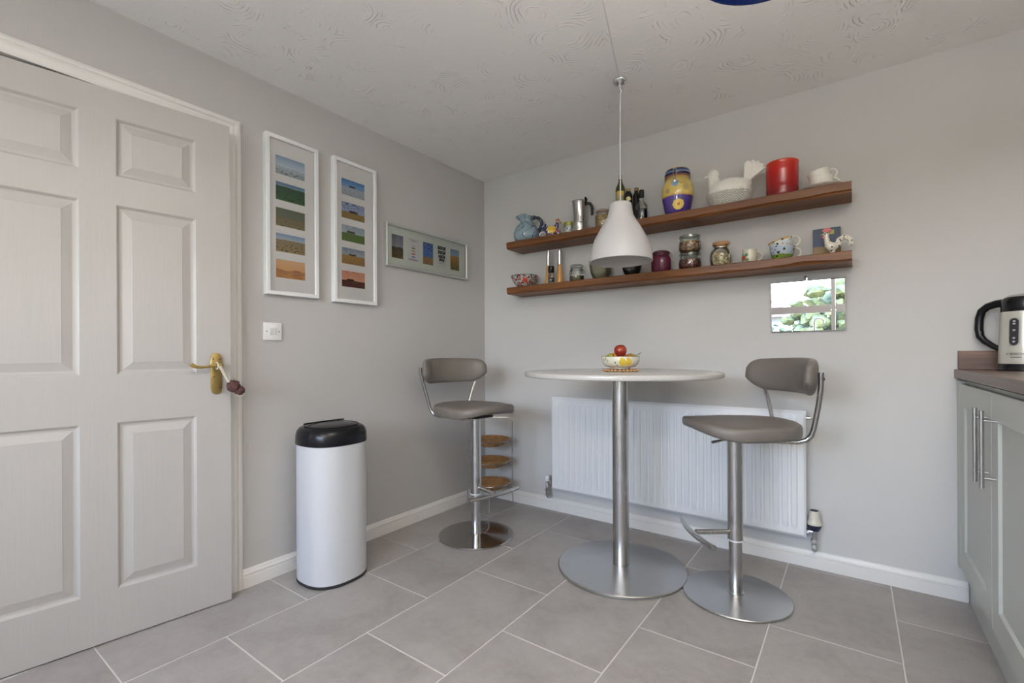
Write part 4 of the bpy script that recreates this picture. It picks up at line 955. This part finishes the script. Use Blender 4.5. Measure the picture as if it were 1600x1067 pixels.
# --- bottles
def bottle(name, label, x, y, r, h, neck, shoulder, glassmat, capmat, fillmat=None, fill=.5, labelmat=None, lz=(.2, .45), sq=False, caph=.03):
    t = thing(name, label, 'bottle', (x, y, S1), face(x, y), 'bottles behind the lamp shade')
    seg = 32
    B().lathe([(0, 0), (r * .95, 0), (r, .004), (r, h * shoulder), (r * .93, h * (shoulder + .04)), (r * .62, h * (shoulder + .10)), (neck, h * (shoulder + .16)), (neck, h - caph)], seg).obj('glass_body', glassmat, t)
    B().lathe([(neck * .8, h - caph - .001), (neck * 1.2, h - caph), (neck * 1.22, h - .003), (neck * 1.0, h), (0, h)], 20).obj('cap', capmat, t)
    if fillmat: B().lathe([(0, .004), (r * .93, .005), (r * .93, h * fill), (0, h * fill)], 28).obj('liquid', fillmat, t)
    if labelmat:
        b = B(); n_ = 20; a0, a1 = -PI / 2 - 1.15, -PI / 2 + 1.15
        b.grid(lambda u, v: ((r + .0007) * math.cos(a0 + (a1 - a0) * u), (r + .0007) * math.sin(a0 + (a1 - a0) * u), h * (lz[0] + (lz[1] - lz[0]) * v)), n_, 3); b.obj('label_sticker', labelmat, t)
    return t
G_OIL = plain('olive_glass', (.055, .060, .012), .08, var=.1); G_DRK = plain('dark_glass', (.010, .007, .006), .08)
ml1 = m_glaze('lemon_label', base=(.30, .30, .16), spots=[((.006, -.028, .20), .013, (.70, .45, .05), .7), ((-.012, -.026, .195), .012, (.55, .36, .05), .7), ((.014, -.024, .222), .010, (.10, .2, .05), 1)])
bottle('oil_bottle', 'tall olive-green bottle with silver cap and lemon label', 1.150, YS, .029, .318, .0105, .70, G_OIL, M_CHR2, None, 0, ml1, (.42, .66))
ml2 = m_glaze('round_label', base=(.02, .014, .012), spots=[((0, -.024, .155), .014, (.70, .60, .28), 1)])
bottle('dark_bottle', 'dark bottle with pale round label right of the tall oil bottle', 1.199, YS + .004, .0245, .222, .012, .80, G_DRK, plain('gold_foil', (.35, .26, .08), .4, .5), None, 0, ml2, (.45, .80), caph=.018)
bottle('dark_bottle', 'plain dark bottle behind, between labelled and swing-top bottles', 1.243, YS + .02, .020, .222, .011, .78, G_DRK, plain('brown_foil', (.22, .12, .03), .4, .4), None, 0, None, caph=.020)
bottle('swing_top_bottle', 'clear bottle half full of black liquid with black stopper', 1.286, YS - .01, .034, .192, .0125, .50, M_GLASS, M_BLK, plain('black_liquid', (.006, .005, .006), .05), .40, None, caph=.042)
# --- yellow and purple canister
yj = thing('clip_top_canister', 'yellow and purple painted ceramic canister with a sunflower', 'jar', (1.491, YS, S1), face(1.491, YS))
YL, PU, NV = (.72, .52, .14), (.085, .045, .26), (.012, .02, .12)
pet = [((math.cos(2 * PI * k / 10) * .021 + .004, -.0725, .052 + math.sin(2 * PI * k / 10) * .021), .0105, (.85, .60, .12)) for k in range(10)]
my = m_glaze('canister_glaze', stops=[(0, PU), (.100, (.60, .35, .08)), (.106, YL), (.30, YL)], noise_amt=.008,
   spots=[((.004, -.0745, .052), .022, (.85, .60, .12))] + pet + [((.004, -.0745, .052), .009, (.60, .22, .04)), ((-.012, -.075, .168), .020, (.25, .42, .60)), ((.045, -.072, .145), .020, (.50, .40, .16)), ((-.052, -.066, .130), .014, (.42, .34, .14)), ((.072, -.040, .155), .010, (.5, .38, .12))])
B().lathe([(0, 0), (.058, 0), (.062, .004), (.072, .04), (.082, .09), (.0865, .125), (.085, .155), (.077, .182), (.067, .198), (.062, .204), (.062, .212), (.066, .214)], 56).obj('canister_body', my, yj, ang=60)
B().lathe([(.060, .214), (.067, .215), (.069, .219), (.067, .223), (.060, .224)], 48).obj('seal', plain('seal_rust', (.30, .12, .07), .5), yj)
ml = m_glaze('canister_lid_glaze', stops=[(.20, NV), (.236, (.55, .42, .16)), (.239, (.05, .14, .35)), (.246, NV), (.256, YL), (.30, YL)])
B().lathe([(.060, .224), (.068, .226), (.070, .232), (.068, .248), (.066, .254), (.060, .262), (.045, .267), (.020, .270), (0, .270)], 56).obj('lid', ml, yj, ang=60)
b = B(); b.tube([(.0705 * math.cos(2 * PI * k / 40), .0705 * math.sin(2 * PI * k / 40), .206) for k in range(40)], .0014, 5, closed=True)
for s_ in (-.008, .008): b.tube([(-.014 + s_, -.069, .250), (-.014 + s_, -.078, .240), (-.014 + s_, -.082, .20), (-.016 + s_ * .5, -.088, .180)], .0016, 6)
b.tube([(-.022, -.070, .250), (-.006, -.070, .250)], .0018, 6); b.ball((-.015, -.088, .178), .010, 2, (1, .35, 1.2)); b.obj('wire_clip', M_CHR2, yj)
b = B()
sp = [(.040 + .012 * (1 - k / 20) * math.cos(.9 * k), .0, .178 + .012 * (1 - k / 20) * math.sin(.9 * k)) for k in range(15)]
def onbody(x, z):
    r_ = .0865 - max(0, abs(z - .13) - .0) ** 2 * 4.2; r_ = max(r_, .066); return (x, -math.sqrt(max(1e-6, r_ * r_ - x * x)) - .0006, z)
b.tube([onbody(-.001 + .03 * k / 8, .168 + .007 * math.sin(k * .8)) for k in range(9)] + [onbody(p[0], p[2]) for p in sp[:10]], .0012, 5)
b.obj('painted_scroll', plain('scroll_brown', (.10, .05, .02), .3), yj)
# --- white hen tureen
ht = thing('hen_tureen', 'large white ceramic hen sitting on a basket, upper shelf', 'ornament', (1.762, YS, S1), math.radians(4))
mwv = NT('white_basketweave'); v_ = mwv.coord('Object'); s_3 = mwv.sep(v_)
an = mwv.math('SINE', mwv.math('MULTIPLY', mwv.math('ARCTAN2', s_3[1], s_3[0]), 40.0)); zz_ = mwv.math('SINE', mwv.math('MULTIPLY', s_3[2], 620.0)); mwv.bump(mwv.math('MULTIPLY', an, zz_), .003); mwv.base((.80, .78, .71)); mwv.rough(.18)
B().lathe([(0, 0), (.078, 0), (.085, .006), (.100, .030), (.113, .060), (.117, .072), (.112, .075), (0, .076)], 64, sy=.72).obj('basket_base', mwv.m, ht, ang=60)
mfe = NT('white_feather_glaze'); v_ = mfe.coord('Object', (1, 1, 1)); mfe.bump(mfe.voro(v_, 75, 'SMOOTH_F1', 0), .004); mfe.base((.82, .80, .74)); mfe.rough(.16)
o = blob('hen_lid', [('b', (0, 0, .092), .066, (1.62, 1.08, 1.02)), ('b', (-.050, 0, .110), .046, (1.15, 1, .95)), ('b', (.060, 0, .112), .042, (1.15, .8, .85)), ('t', [(-.058, 0, .11), (-.076, 0, .150), (-.080, 0, .178)], [.046, .034, .026]), ('b', (-.080, 0, .190), .027, (1.1, .9, 1))], mfe.m, ht, .0035, 5)
b = B()
def tail(u, v):
    a = math.radians(36 + 52 * u); r_ = .01 + .122 * v * (1 + .03 * math.cos(u * PI * 9)) * (.92 + .08 * math.sin(u * PI)); return (.068 + r_ * math.cos(a), .0, .104 + r_ * math.sin(a))
for sgn in (-1, 1): b.grid(lambda u, v: (lambda p: (p[0], sgn * (.007 + .010 * (1 - v)) * (1 - .12 * abs(math.sin(u * PI * 9))) * (1 if v < .97 else .2), p[2]))(tail(u, v)), 36, 12)
b.obj('tail_fan', mfe.m, ht, ang=60)
B().lathe([(0, .020), (.004, .012), (.007, 0), (0, 0)], 10, M=Matrix.Translation((-.106, 0, .188)) @ Matrix.Rotation(-PI / 2 - .15, 4, 'Y')).obj('beak', M_PORC, ht)
b = B().tube([(-.096, 0, .210), (-.090, 0, .218), (-.084, 0, .212), (-.078, 0, .220), (-.072, 0, .212), (-.066, 0, .214), (-.062, 0, .204)], .0045, 8); b.obj('comb', M_PORC, ht)
# --- red crock
rc = thing('red_crock', 'glossy red cylindrical stoneware crock on the upper shelf', 'jar', (2.005, YS, S1))
tr = NT('red_glaze'); zc = tr.sep(tr.coord('Object'))[2]; tr.base(tr.ramp(tr.math('DIVIDE', zc, .18), [(.1, (.22, .003, .005)), (.75, (.52, .010, .006)), (.96, (.60, .03, .008)), (.99, (.42, .12, .03))])); tr.rough(.12); tr.coat(.15)
prf = [(0, 0), (.066, 0), (.070, .004), (.0715, .012)] + [p for k in range(4) for p in ((.0722, .016 + .010 * k), (.0712, .021 + .010 * k))] + [(.0718, .07), (.0718, .13)] + [p for k in range(3) for p in ((.0726, .137 + .009 * k), (.0716, .1415 + .009 * k))] + [(.073, .170), (.0738, .174), (.072, .177), (.068, .175), (.067, .16), (.067, .01), (0, .008)]
B().lathe(prf, 56).obj('crock_body', tr.m, rc, ang=60)
# --- white cups and saucer
sa = thing('saucer', 'white saucer under the white cups at the right end of upper shelf', 'saucer', (2.174, YS, S1))
B().lathe([(0, .004), (.030, .004), (.034, 0), (.038, .001), (.045, .006), (.070, .016), (.080, .021), (.082, .024), (.078, .0235), (.06, .015), (.034, .007), (0, .007)], 56).obj('plate', M_PORC, sa, ang=60)
def cup(name, label, loc, r, h, mat, rot, group, hx=1, hmat=None, prof=None, band=None, hr=.020):
    t = thing(name, label, 'cup', loc, 0, group); t.rotation_euler = rot
    pf_ = prof or [(0, .004), (r * .48, .004), (r * .50, 0), (r * .55, 0), (r * .58, .005), (r * .82, h * .3), (r * .95, h * .65), (r, h), (r * .97, h + .001), (r * .91, h * .66), (r * .78, h * .34), (r * .5, .010), (0, .008)]
    B().lathe(pf_, 44).obj('cup_body', mat, t, ang=55)
    cz_ = h * .55; hw_ = hr
    pts = [(hx * (r * .90), 0, h * .86)] + [(hx * (r * .93 + hw_ * 1.25 * math.sin(a)), 0, cz_ + hw_ * math.cos(a)) for a in [PI * .12 + PI * .76 * k / 8 for k in range(9)]] + [(hx * r * .80, 0, h * .26)]
    B().tube(pts, .0042, 8, radii=[.004] + [.0044] * 9 + [.0040]).obj('handle', hmat or mat, t)
    return t
cup('white_cup', 'white cup standing on the saucer, lower of the stacked pair', (2.168, YS, S1 + .0075), .050, .062, M_PORC, (0, 0, .25), 'white cups stacked on the saucer')
cup('white_cup', 'white cup tilted on top of the other on the saucer', (2.170, YS, S1 + .039), .048, .062, M_PORC, (0, math.radians(-14), .25), 'white cups stacked on the saucer', hr=.022)

# --- lower shelf
bw = thing('patterned_bowl', 'small patterned bowl with red flowers at the left end of lower shelf', 'bowl', (.449, YS - .01, S2), face(.449, YS))
mbw = m_glaze('bowl_pattern', base=(.48, .49, .45), speck=[(55, .36, (.45, .05, .04)), (70, .30, (.02, .03, .07)), (48, .20, (.08, .2, .12))], spots=[((.002, -.075, .045), .014, (.70, .04, .01)), ((-.04, -.07, .05), .008, (.5, .1, .05))])
B().lathe([(0, .002), (.042, .002), (.046, 0), (.050, .003), (.072, .030), (.088, .058), (.096, .076), (.098, .080), (.094, .080), (.084, .058), (.066, .032), (.04, .010), (0, .008)], 48).obj('bowl_body', mbw, bw, ang=55)
B().tube([(.0965 * math.cos(2 * PI * k / 40), .0965 * math.sin(2 * PI * k / 40), .080) for k in range(40)], .0018, 5, closed=True).obj('rim_line', plain('rim_black', (.02, .02, .025), .2), bw)
ty = thing('oval_tray', 'small cream oval tray under the salt and pepper mills', 'tray', (.677, YS, S2), 0)
B().lathe([(0, .002), (.070, .002), (.078, .004), (.080, .009), (.078, .0095), (.072, .006), (0, .005)], 48, sx=1.0, sy=.72).obj('tray_dish', plain('tray_cream', (.66, .62, .50), .3), ty)
m_mw = m_wood('mill_wood', (.48, .22, .05), (.70, .40, .13), 2, 1.2, .35, .3)
for x, y, lb in ((.636, YS, 'left wooden mill with steel neck behind the small grinder'), (.716, YS + .012, 'right wooden mill with steel neck behind the small grinder')):
    t = thing('pepper_mill', lb, 'mill', (x, y, S2 + .0055), 0, 'wood and steel mills on the tray')
    B().lathe([(0, 0), (.024, 0), (.0255, .004), (.025, .03), (.020, .065), (.0145, .105), (.0135, .128), (0, .130)], 28).obj('wooden_body', m_mw, t)
    B().lathe([(0, .130), (.0138, .130), (.0142, .132), (.0142, .222), (.010, .225), (0, .225)], 28).obj('steel_neck', M_CHR2, t)
    B().lathe([(.003, .225), (.006, .228), (.007, .233), (.004, .239), (0, .240)], 14).obj('knob', M_CHROME, t)
t = thing('spice_grinder', 'small clear spice grinder with black top before the wooden mills', 'mill', (.681, YS - .038, S2 + .0055), 0)
B().lathe([(0, 0), (.021, 0), (.0225, .003), (.0225, .050), (.018, .064), (.0165, .072)], 24).obj('glass_body', M_GLASS, t)
B().lathe([(0, .003), (.019, .003), (.019, .040), (0, .042)], 20).obj('contents', m_bits('peppercorns', [(.02, .015, .012), (.10, .05, .03), (.35, .3, .25)], 180), t)
B().lathe([(0, .072), (.0175, .072), (.020, .076), (.021, .108), (.019, .114), (0, .115)], 24).obj('cap', M_BLK, t)
clip_jar('clip_top_jar', 'empty-looking clip-top glass jar with a little brown in the bottom', .850, S2, .048, .116, .22, m_bits('brown_bits', [(.30, .22, .12), (.22, .15, .08)], 150))
# bowl-shaped jars behind the shade
def bowl_jar(name, label, x, r, h, fm, rim, group=None):
    t = thing(name, label, 'jar', (x, YS, S2), face(x, YS))
    B().lathe([(0, .002), (r * .55, .002), (r * .62, .005), (r * .86, h * .35), (r, h * .80), (r * 1.0, h), (r * .96, h)], 40).obj('glass_body', M_GLASS, t)
    B().lathe([(0, .006), (r * .56, .007), (r * .82, h * .36), (r * .95, h * .78), (r * .6, h * .84), (0, h * .87)], 36).obj('contents', fm, t)
    B().tube([(r * math.cos(2 * PI * k / 36), r * math.sin(2 * PI * k / 36), h) for k in range(36)], .0022, 6, closed=True).obj('rim', rim, t)
bowl_jar('glass_bowl', 'flared glass bowl of pale grains below the lamp shade', 1.018, .072, .118, m_bits('pale_grain', [(.52, .47, .30), (.60, .56, .40), (.45, .40, .24)], 260), M_GLASS)
bowl_jar('dark_bowl', 'dark glass bowl half hidden by the lamp shade rim', 1.220, .062, .108, plain('dark_beans', (.018, .012, .014), .4, bump=.003, bscale=90), M_BLK)
m_pg = m_glass('plum_tint', (.35, .06, .16), .1)
pj = clip_jar('clip_top_jar', 'deep purple clip-top jar right of the lamp shade', 1.396, S2, .055, .130, .74, plain('plum_contents', (.10, .010, .035), .15), (.12, .02, .05), glass=plain('plum_glass', (.11, .014, .042), .08))
def stack_jar(label, z, fm):
    t = thing('glass_jar', label, 'jar', (1.557, YS, z), 0, 'stacked glass jars of nuts and beans')
    B().lathe([(0, .001), (.044, .001), (.050, .004), (.058, .018), (.060, .042), (.057, .064), (.052, .072), (.052, .080)], 40).obj('glass_body', M_GLASS, t)
    B().lathe([(0, .004), (.044, .004), (.054, .016), (.0565, .040), (.052, .060), (0, .064)], 36).obj('contents', fm, t)
    B().lathe([(0, .0965), (.050, .0965), (.0555, .094), (.056, .082), (.052, .080)], 40).obj('lid', m_glass('greenish_glass', (.80, .86, .80), .2), t)
m_nut = m_bits('mixed_nuts', [(.38, .17, .06), (.55, .33, .14), (.62, .42, .22), (.28, .11, .04)], 100); m_rb = m_bits('red_beans', [(.16, .03, .025), (.24, .06, .04), (.34, .14, .09)], 110)
stack_jar('glass jar of dark red beans, lower of the stacked pair', S2, m_rb); stack_jar('glass jar of mixed nuts, upper of the stacked pair', S2 + .098, m_nut)
ck = thing('cork_jar', 'round glass jar of pasta shells with a cork lid', 'jar', (1.719, YS, S2), 0)
B().lathe([(0, .001), (.044, .001), (.050, .005), (.0565, .040), (.058, .062), (.052, .086), (.040, .100), (.037, .106), (.040, .114), (.043, .116)], 40).obj('glass_body', M_GLASS, ck)
B().lathe([(0, .004), (.045, .005), (.052, .038), (.053, .060), (.045, .078), (0, .084)], 36).obj('contents', m_bits('pasta_shells', [(.52, .40, .16), (.34, .20, .06), (.62, .52, .28), (.16, .09, .04)], 75), ck)
B().lathe([(0, .108), (.036, .108), (.038, .118), (.043, .1185), (.044, .130), (.042, .133), (0, .134)], 32).obj('cork_lid', plain('cork', (.48, .24, .10), .7, var=.2, nscale=150), ck)
mm = m_glaze('creamer_glaze', base=(.62, .59, .46), spots=[((-.026, -.024, .032), .013, (.50, .06, .03)), ((-.014, -.032, .045), .009, (.10, .25, .12)), ((-.012, -.034, .020), .009, (.12, .28, .14)), ((-.030, -.02, .050), .006, (.12, .28, .14))])
cup('cream_mug', 'small cream mug painted with a red flower and leaves', (1.856, YS, S2), .036, .072, mm, (0, 0, .15), None, prof=[(0, .003), (.024, .003), (.026, 0), (.029, .002), (.0355, .020), (.0375, .040), (.034, .060), (.0325, .070), (.034, .0755), (.032, .0755), (.030, .068), (.033, .04), (.028, .01), (0, .006)], hr=.022, hmat=plain('cream_glaze', (.60, .57, .46), .15))
mc1 = m_glaze('cup_meadow', stops=[(0, (.20, .34, .05)), (.030, (.42, .50, .58)), (.08, (.42, .50, .58))], noise_amt=.02, speck=[(45, .20, (.02, .04, .015)), (60, .16, (.28, .10, .22))])
hw = plain('ivory_glaze', (.70, .68, .58), .15)
cup('breakfast_cup', 'wide cup painted with a meadow scene, lower of the stacked pair', (2.003, YS, S2), .056, .070, mc1, (0, 0, .30), 'painted wide cups stacked', hmat=hw, hr=.024)
mc2 = m_glaze('cup_meadow_two', stops=[(0, (.50, .55, .25)), (.020, (.62, .68, .70)), (.050, (.62, .36, .10)), (.08, (.62, .36, .10))], noise_amt=.015, speck=[(45, .20, (.03, .06, .02)), (55, .18, (.5, .34, .10))])
cup('breakfast_cup', 'wide painted cup tilted in the top of the stacked pair', (2.008, YS, S2 + .050), .055, .056, mc2, (0, math.radians(-15), .30), 'painted wide cups stacked', hmat=hw, hr=.026)
# picture tile + rooster
pt = thing('picture_card', 'small unframed card of dark blue sky over a golden field behind the rooster', 'picture', (2.186, -.045, S2 + .001), 0, rx=math.radians(-7))
B().box((-.056, 0, 0), (.056, .004, .152), .001, seg=1).obj('board', plain('card_edge', (.10, .11, .13), .6), pt, smooth=False)
quad_uv('print', [(-.055, -.0006, .001), (.055, -.0006, .001), (.055, -.0006, .151), (-.055, -.0006, .151)], m_scene('card_print', ((.012, .045, .07), (.02, .035, .13), (.28, .17, .05), (.36, .24, .07)), .40, .02, 3, field=30), pt)
B().box((.012, -.0016, .118), (.030, -.0007, .140)).obj('yellow_patch', plain('patch_yellow', (.45, .38, .10), .6), pt, smooth=False)
rs = thing('ceramic_rooster', 'white spotted ceramic rooster with pink comb at the right end', 'ornament', (2.212, YS - .02, S2), face(2.212, YS) + .1)
mr = m_glaze('rooster_glaze', base=(.68, .64, .54), speck=[(75, .20, (.02, .02, .03))])
blob('rooster_body', [('b', (-.004, 0, .040), .022, (1.15, .8, 1.0)), ('t', [(-.014, 0, .045), (-.022, 0, .072), (-.024, 0, .098)], [.018, .012, .010]), ('b', (-.025, 0, .102), .0115, (1.1, .85, 1)),
     ('t', [(.002, 0, .04), (.002, 0, .018), (0, 0, .006)], [.014, .009, .014]), ('b', (.0, 0, .005), .018, (1.3, 1, .3)), ('t', [(.012, 0, .040), (.026, 0, .052), (.032, 0, .066)], [.013, .011, .010])], mr, rs, .0022, 5)
b = B()
def rtail(u, v):
    a = math.radians(200 - 235 * u); r_ = .014 + .021 * v * (1 + .10 * abs(math.sin(u * PI * 6))); return (.046 + r_ * math.cos(a), 0, .054 + r_ * math.sin(a))
for sgn in (-1, 1): b.grid(lambda u, v: (lambda p: (p[0], sgn * .006 * (1 if .02 < v < .97 else .1), p[2]))(rtail(u, v)), 36, 8)
b.obj('curled_tail', mr, rs, ang=60)
b = B()
for k in range(7):
    a = math.radians(30 + 20 * k); b.ball((-.022 + .014 * math.cos(a), 0, .112 + .013 * math.sin(a)), .007, 2, (1, .5, 1))
b.ball((-.022, 0, .116), .011, 2, (1.3, .45, .8)); b.obj('comb', plain('rooster_pink', (.60, .16, .17), .3), rs)
B().ball((-.036, 0, .088), .005, 2, (1, .6, 1.4)).obj('wattle', MC['rooster_pink'], rs)
B().lathe([(0, .012), (.003, .006), (.0045, 0), (0, 0)], 10, M=Matrix.Translation((-.035, 0, .102)) @ Matrix.Rotation(-PI / 2 - .2, 4, 'Y')).obj('beak', plain('beak_ochre', (.55, .38, .12), .3), rs)

# ------------------------------------------------------------------ mirror
mi = thing('wall_mirror', 'small frameless rectangular mirror hung below the shelves', 'mirror', (2.101, -.006, 1.184), 0, rx=math.radians(1.5))
mm_ = NT('mirror_silver'); mm_.metal(); mm_.base((.93, .94, .94)); mm_.rough(.0)
b = B(); hw, hh, bv = .160, .257, .004; fr = []
for o_, d in ((0, 0), (0, -.003), (bv, -.005)): fr.append([b.b.verts.new(p) for p in ((-hw + o_, d, o_), (hw - o_, d, o_), (hw - o_, d, hh - o_), (-hw + o_, d, hh - o_))])
for r0, r1 in zip(fr, fr[1:]):
    for k in range(4): b.b.faces.new([r0[k], r0[(k + 1) % 4], r1[(k + 1) % 4], r1[k]])
b.b.faces.new(fr[0]); b.b.faces.new(fr[-1]); b.obj('mirror_glass', mm_.m, mi, smooth=False)
b = B().box((-.004, -.003, hh - .004), (.004, .001, hh + .014), .001, seg=1); b.obj('hanging_clip', M_CHR2, mi, smooth=False)
nl = B(); nl.rod((2.096, -.001, 1.456), (2.096, -.014, 1.456), .0045, 10); nl.box((2.092, -.012, 1.448), (2.100, -.001, 1.463)); tag(nl.obj('wall_nail', M_BLKR), 'short dark nail in the wall just above the small mirror', 'nail')

# ------------------------------------------------------------------ kettle
kt = thing('kettle', 'cream steel electric kettle with black handle on the worktop', 'kettle', (2.835, -.130, 1.002), math.radians(-36.6))
M_KET = plain('kettle_cream', (.58, .57, .50), .25, .25, var=.01)
B().lathe([(0, 0), (.080, 0), (.083, .003), (.082, .010), (.078, .022), (.077, .027), (0, .027)], 56).obj('power_base', M_BLK, kt)
B().lathe([(0, .028), (.0775, .028), (.0780, .032), (.0755, .12), (.0720, .205), (.0700, .232), (0, .232)], 64).obj('kettle_body', M_KET, kt)
B().lathe([(.0695, .232), (.0705, .234), (.0695, .268), (.067, .281), (.060, .288), (0, .290)], 56).obj('collar', M_BLK, kt)
B().lathe([(.058, .289), (.050, .296), (.025, .301), (0, .302)], 48).obj('lid', M_STEEL, kt)
b = B(); hpts = [(-.060, 0, .272), (-.090, 0, .270), (-.118, 0, .262), (-.138, 0, .245), (-.146, 0, .215), (-.148, 0, .170), (-.144, 0, .140), (-.128, 0, .118), (-.100, 0, .097), (-.070, 0, .080)]
b.tube(hpts, .013, 14, radii=[.017, .016, .015, .0145, .0145, .0145, .0140, .0125, .0110, .0100]); b.obj('handle', M_BLK, kt, ang=60)
b = B().lathe([(.078, .20), (.082, .245), (.095, .262), (.088, .266), (.07, .262)], 16, ang=PI * .35, M=Matrix.Rotation(-PI * .175, 4, 'Z')) ; b.obj('spout', M_KET, kt)
def kr(z): return .0780 - (z - .032) * (.0255 - .0) * .0 - (.0025 * (z - .032) / .088 if z < .12 else .0025 + .0035 * (z - .12) / .085)
b = B()
def gauge(u, v):
    a = 2 * PI * v; k = .3 + .7 * u; hz2 = .052; px = .0150 * math.cos(a) * k
    pz = math.sin(a) * .0150 * k + math.copysign(1, math.sin(a)) * (hz2 - .015) * (1 if abs(math.sin(a)) > 1e-6 else 0)
    z = .150 + pz; r_ = kr(z) + .0012; return (r_ * math.sin(px / r_), -r_ * math.cos(px / r_), z)
def stadium(hw_, hh_, n_=10):
    out = [(hw_ * math.cos(PI * k / n_), hh_ - hw_ + hw_ * math.sin(PI * k / n_)) for k in range(n_ + 1)]
    return out + [(-x, -z) for x, z in out]
def wrapped(b, outline, zc, dr, cxo=0.0):
    vs = []
    for x, z in outline:
        zz = zc + z; r_ = kr(zz) + dr; vs.append(b.b.verts.new((r_ * math.sin((x + cxo) / r_), -r_ * math.cos((x + cxo) / r_), zz)))
    return vs
b = B(); v1 = wrapped(b, stadium(.0165, .055), .152, .0004); v2 = wrapped(b, stadium(.0160, .0545), .152, .0018); v3 = wrapped(b, stadium(.0135, .052), .152, .0018)
for A_, B_ in ((v1, v2), (v2, v3)):
    for k in range(len(A_)): b.b.faces.new([A_[k], A_[(k + 1) % len(A_)], B_[(k + 1) % len(A_)], B_[k]])
b.obj('gauge_surround', M_CHR2, kt, smooth=False)
b = B(); b.b.faces.new(wrapped(b, stadium(.0135, .052), .152, .0013)); b.obj('water_gauge', plain('smoked_gauge', (.03, .03, .035), .1), kt, smooth=False)
for z in (.193, .183, .158, .128, .114):
    b = B(); b.b.faces.new(wrapped(b, [(.0045 * math.cos(2 * PI * k / 12), .0035 * math.sin(2 * PI * k / 12)) for k in range(12)], z, .0019)); b.obj('gauge_mark', plain('gauge_grey', (.45, .45, .47), .4), kt, smooth=False)
def lettering(txt, size, zc, xo, mat, name='lettering'):
    cu = bpy.data.curves.new('txt', 'FONT'); cu.body = txt; cu.size = size; cu.align_x = 'LEFT'; cu.offset = size * .02
    tmp = bpy.data.objects.new('txt', cu); COL.objects.link(tmp); bpy.context.view_layer.update()
    me = bpy.data.meshes.new_from_object(tmp.evaluated_get(bpy.context.evaluated_depsgraph_get())); bpy.data.objects.remove(tmp)
    for v in me.vertices:
        x, z = v.co.x + xo, zc + v.co.y; r_ = kr(z) + .0006; v.co = (r_ * math.sin(x / r_), -r_ * math.cos(x / r_), z)
    me.materials.clear(); me.materials.append(mat); o = bpy.data.objects.new(name, me); COL.objects.link(o); o.parent = kt; return o
INK = plain('kettle_ink', (.05, .05, .055), .5)
lettering('BOSCH', .0120, .062, -.012, INK)
b = B()
for k in range(11): b.b.faces.new(wrapped(b, [(-.0012, -.0016), (.0010, -.0016), (.0010, .0016 + .0008 * (k in (0, 7))), (-.0012, .0016 + .0008 * (k in (0, 7)))], .0535, .0006, -.0085 + .0029 * k))
tag(b.obj('small_print', INK, kt, smooth=False), kind='stuff')
b = B()
for (r0, r1) in ((.0048, .0041),):
    A_ = wrapped(b, [(r0 * math.cos(2 * PI * k / 20), r0 * math.sin(2 * PI * k / 20)) for k in range(20)], .0662, .0006, -.0205); B_ = wrapped(b, [(r1 * math.cos(2 * PI * k / 20), r1 * math.sin(2 * PI * k / 20)) for k in range(20)], .0662, .0006, -.0205)
    for k in range(20): b.b.faces.new([A_[k], A_[(k + 1) % 20], B_[(k + 1) % 20], B_[k]])
for sx_ in (-.0018, .0018): b.b.faces.new(wrapped(b, [(sx_ - .0005, -.0028), (sx_ + .0005, -.0028), (sx_ + .0005, .0028), (sx_ - .0005, .0028)], .0662, .0006, -.0205))
b.b.faces.new(wrapped(b, [(-.0018, -.0004), (.0018, -.0004), (.0018, .0004), (-.0018, .0004)], .0662, .0006, -.0205)); b.obj('emblem', INK, kt, smooth=False)
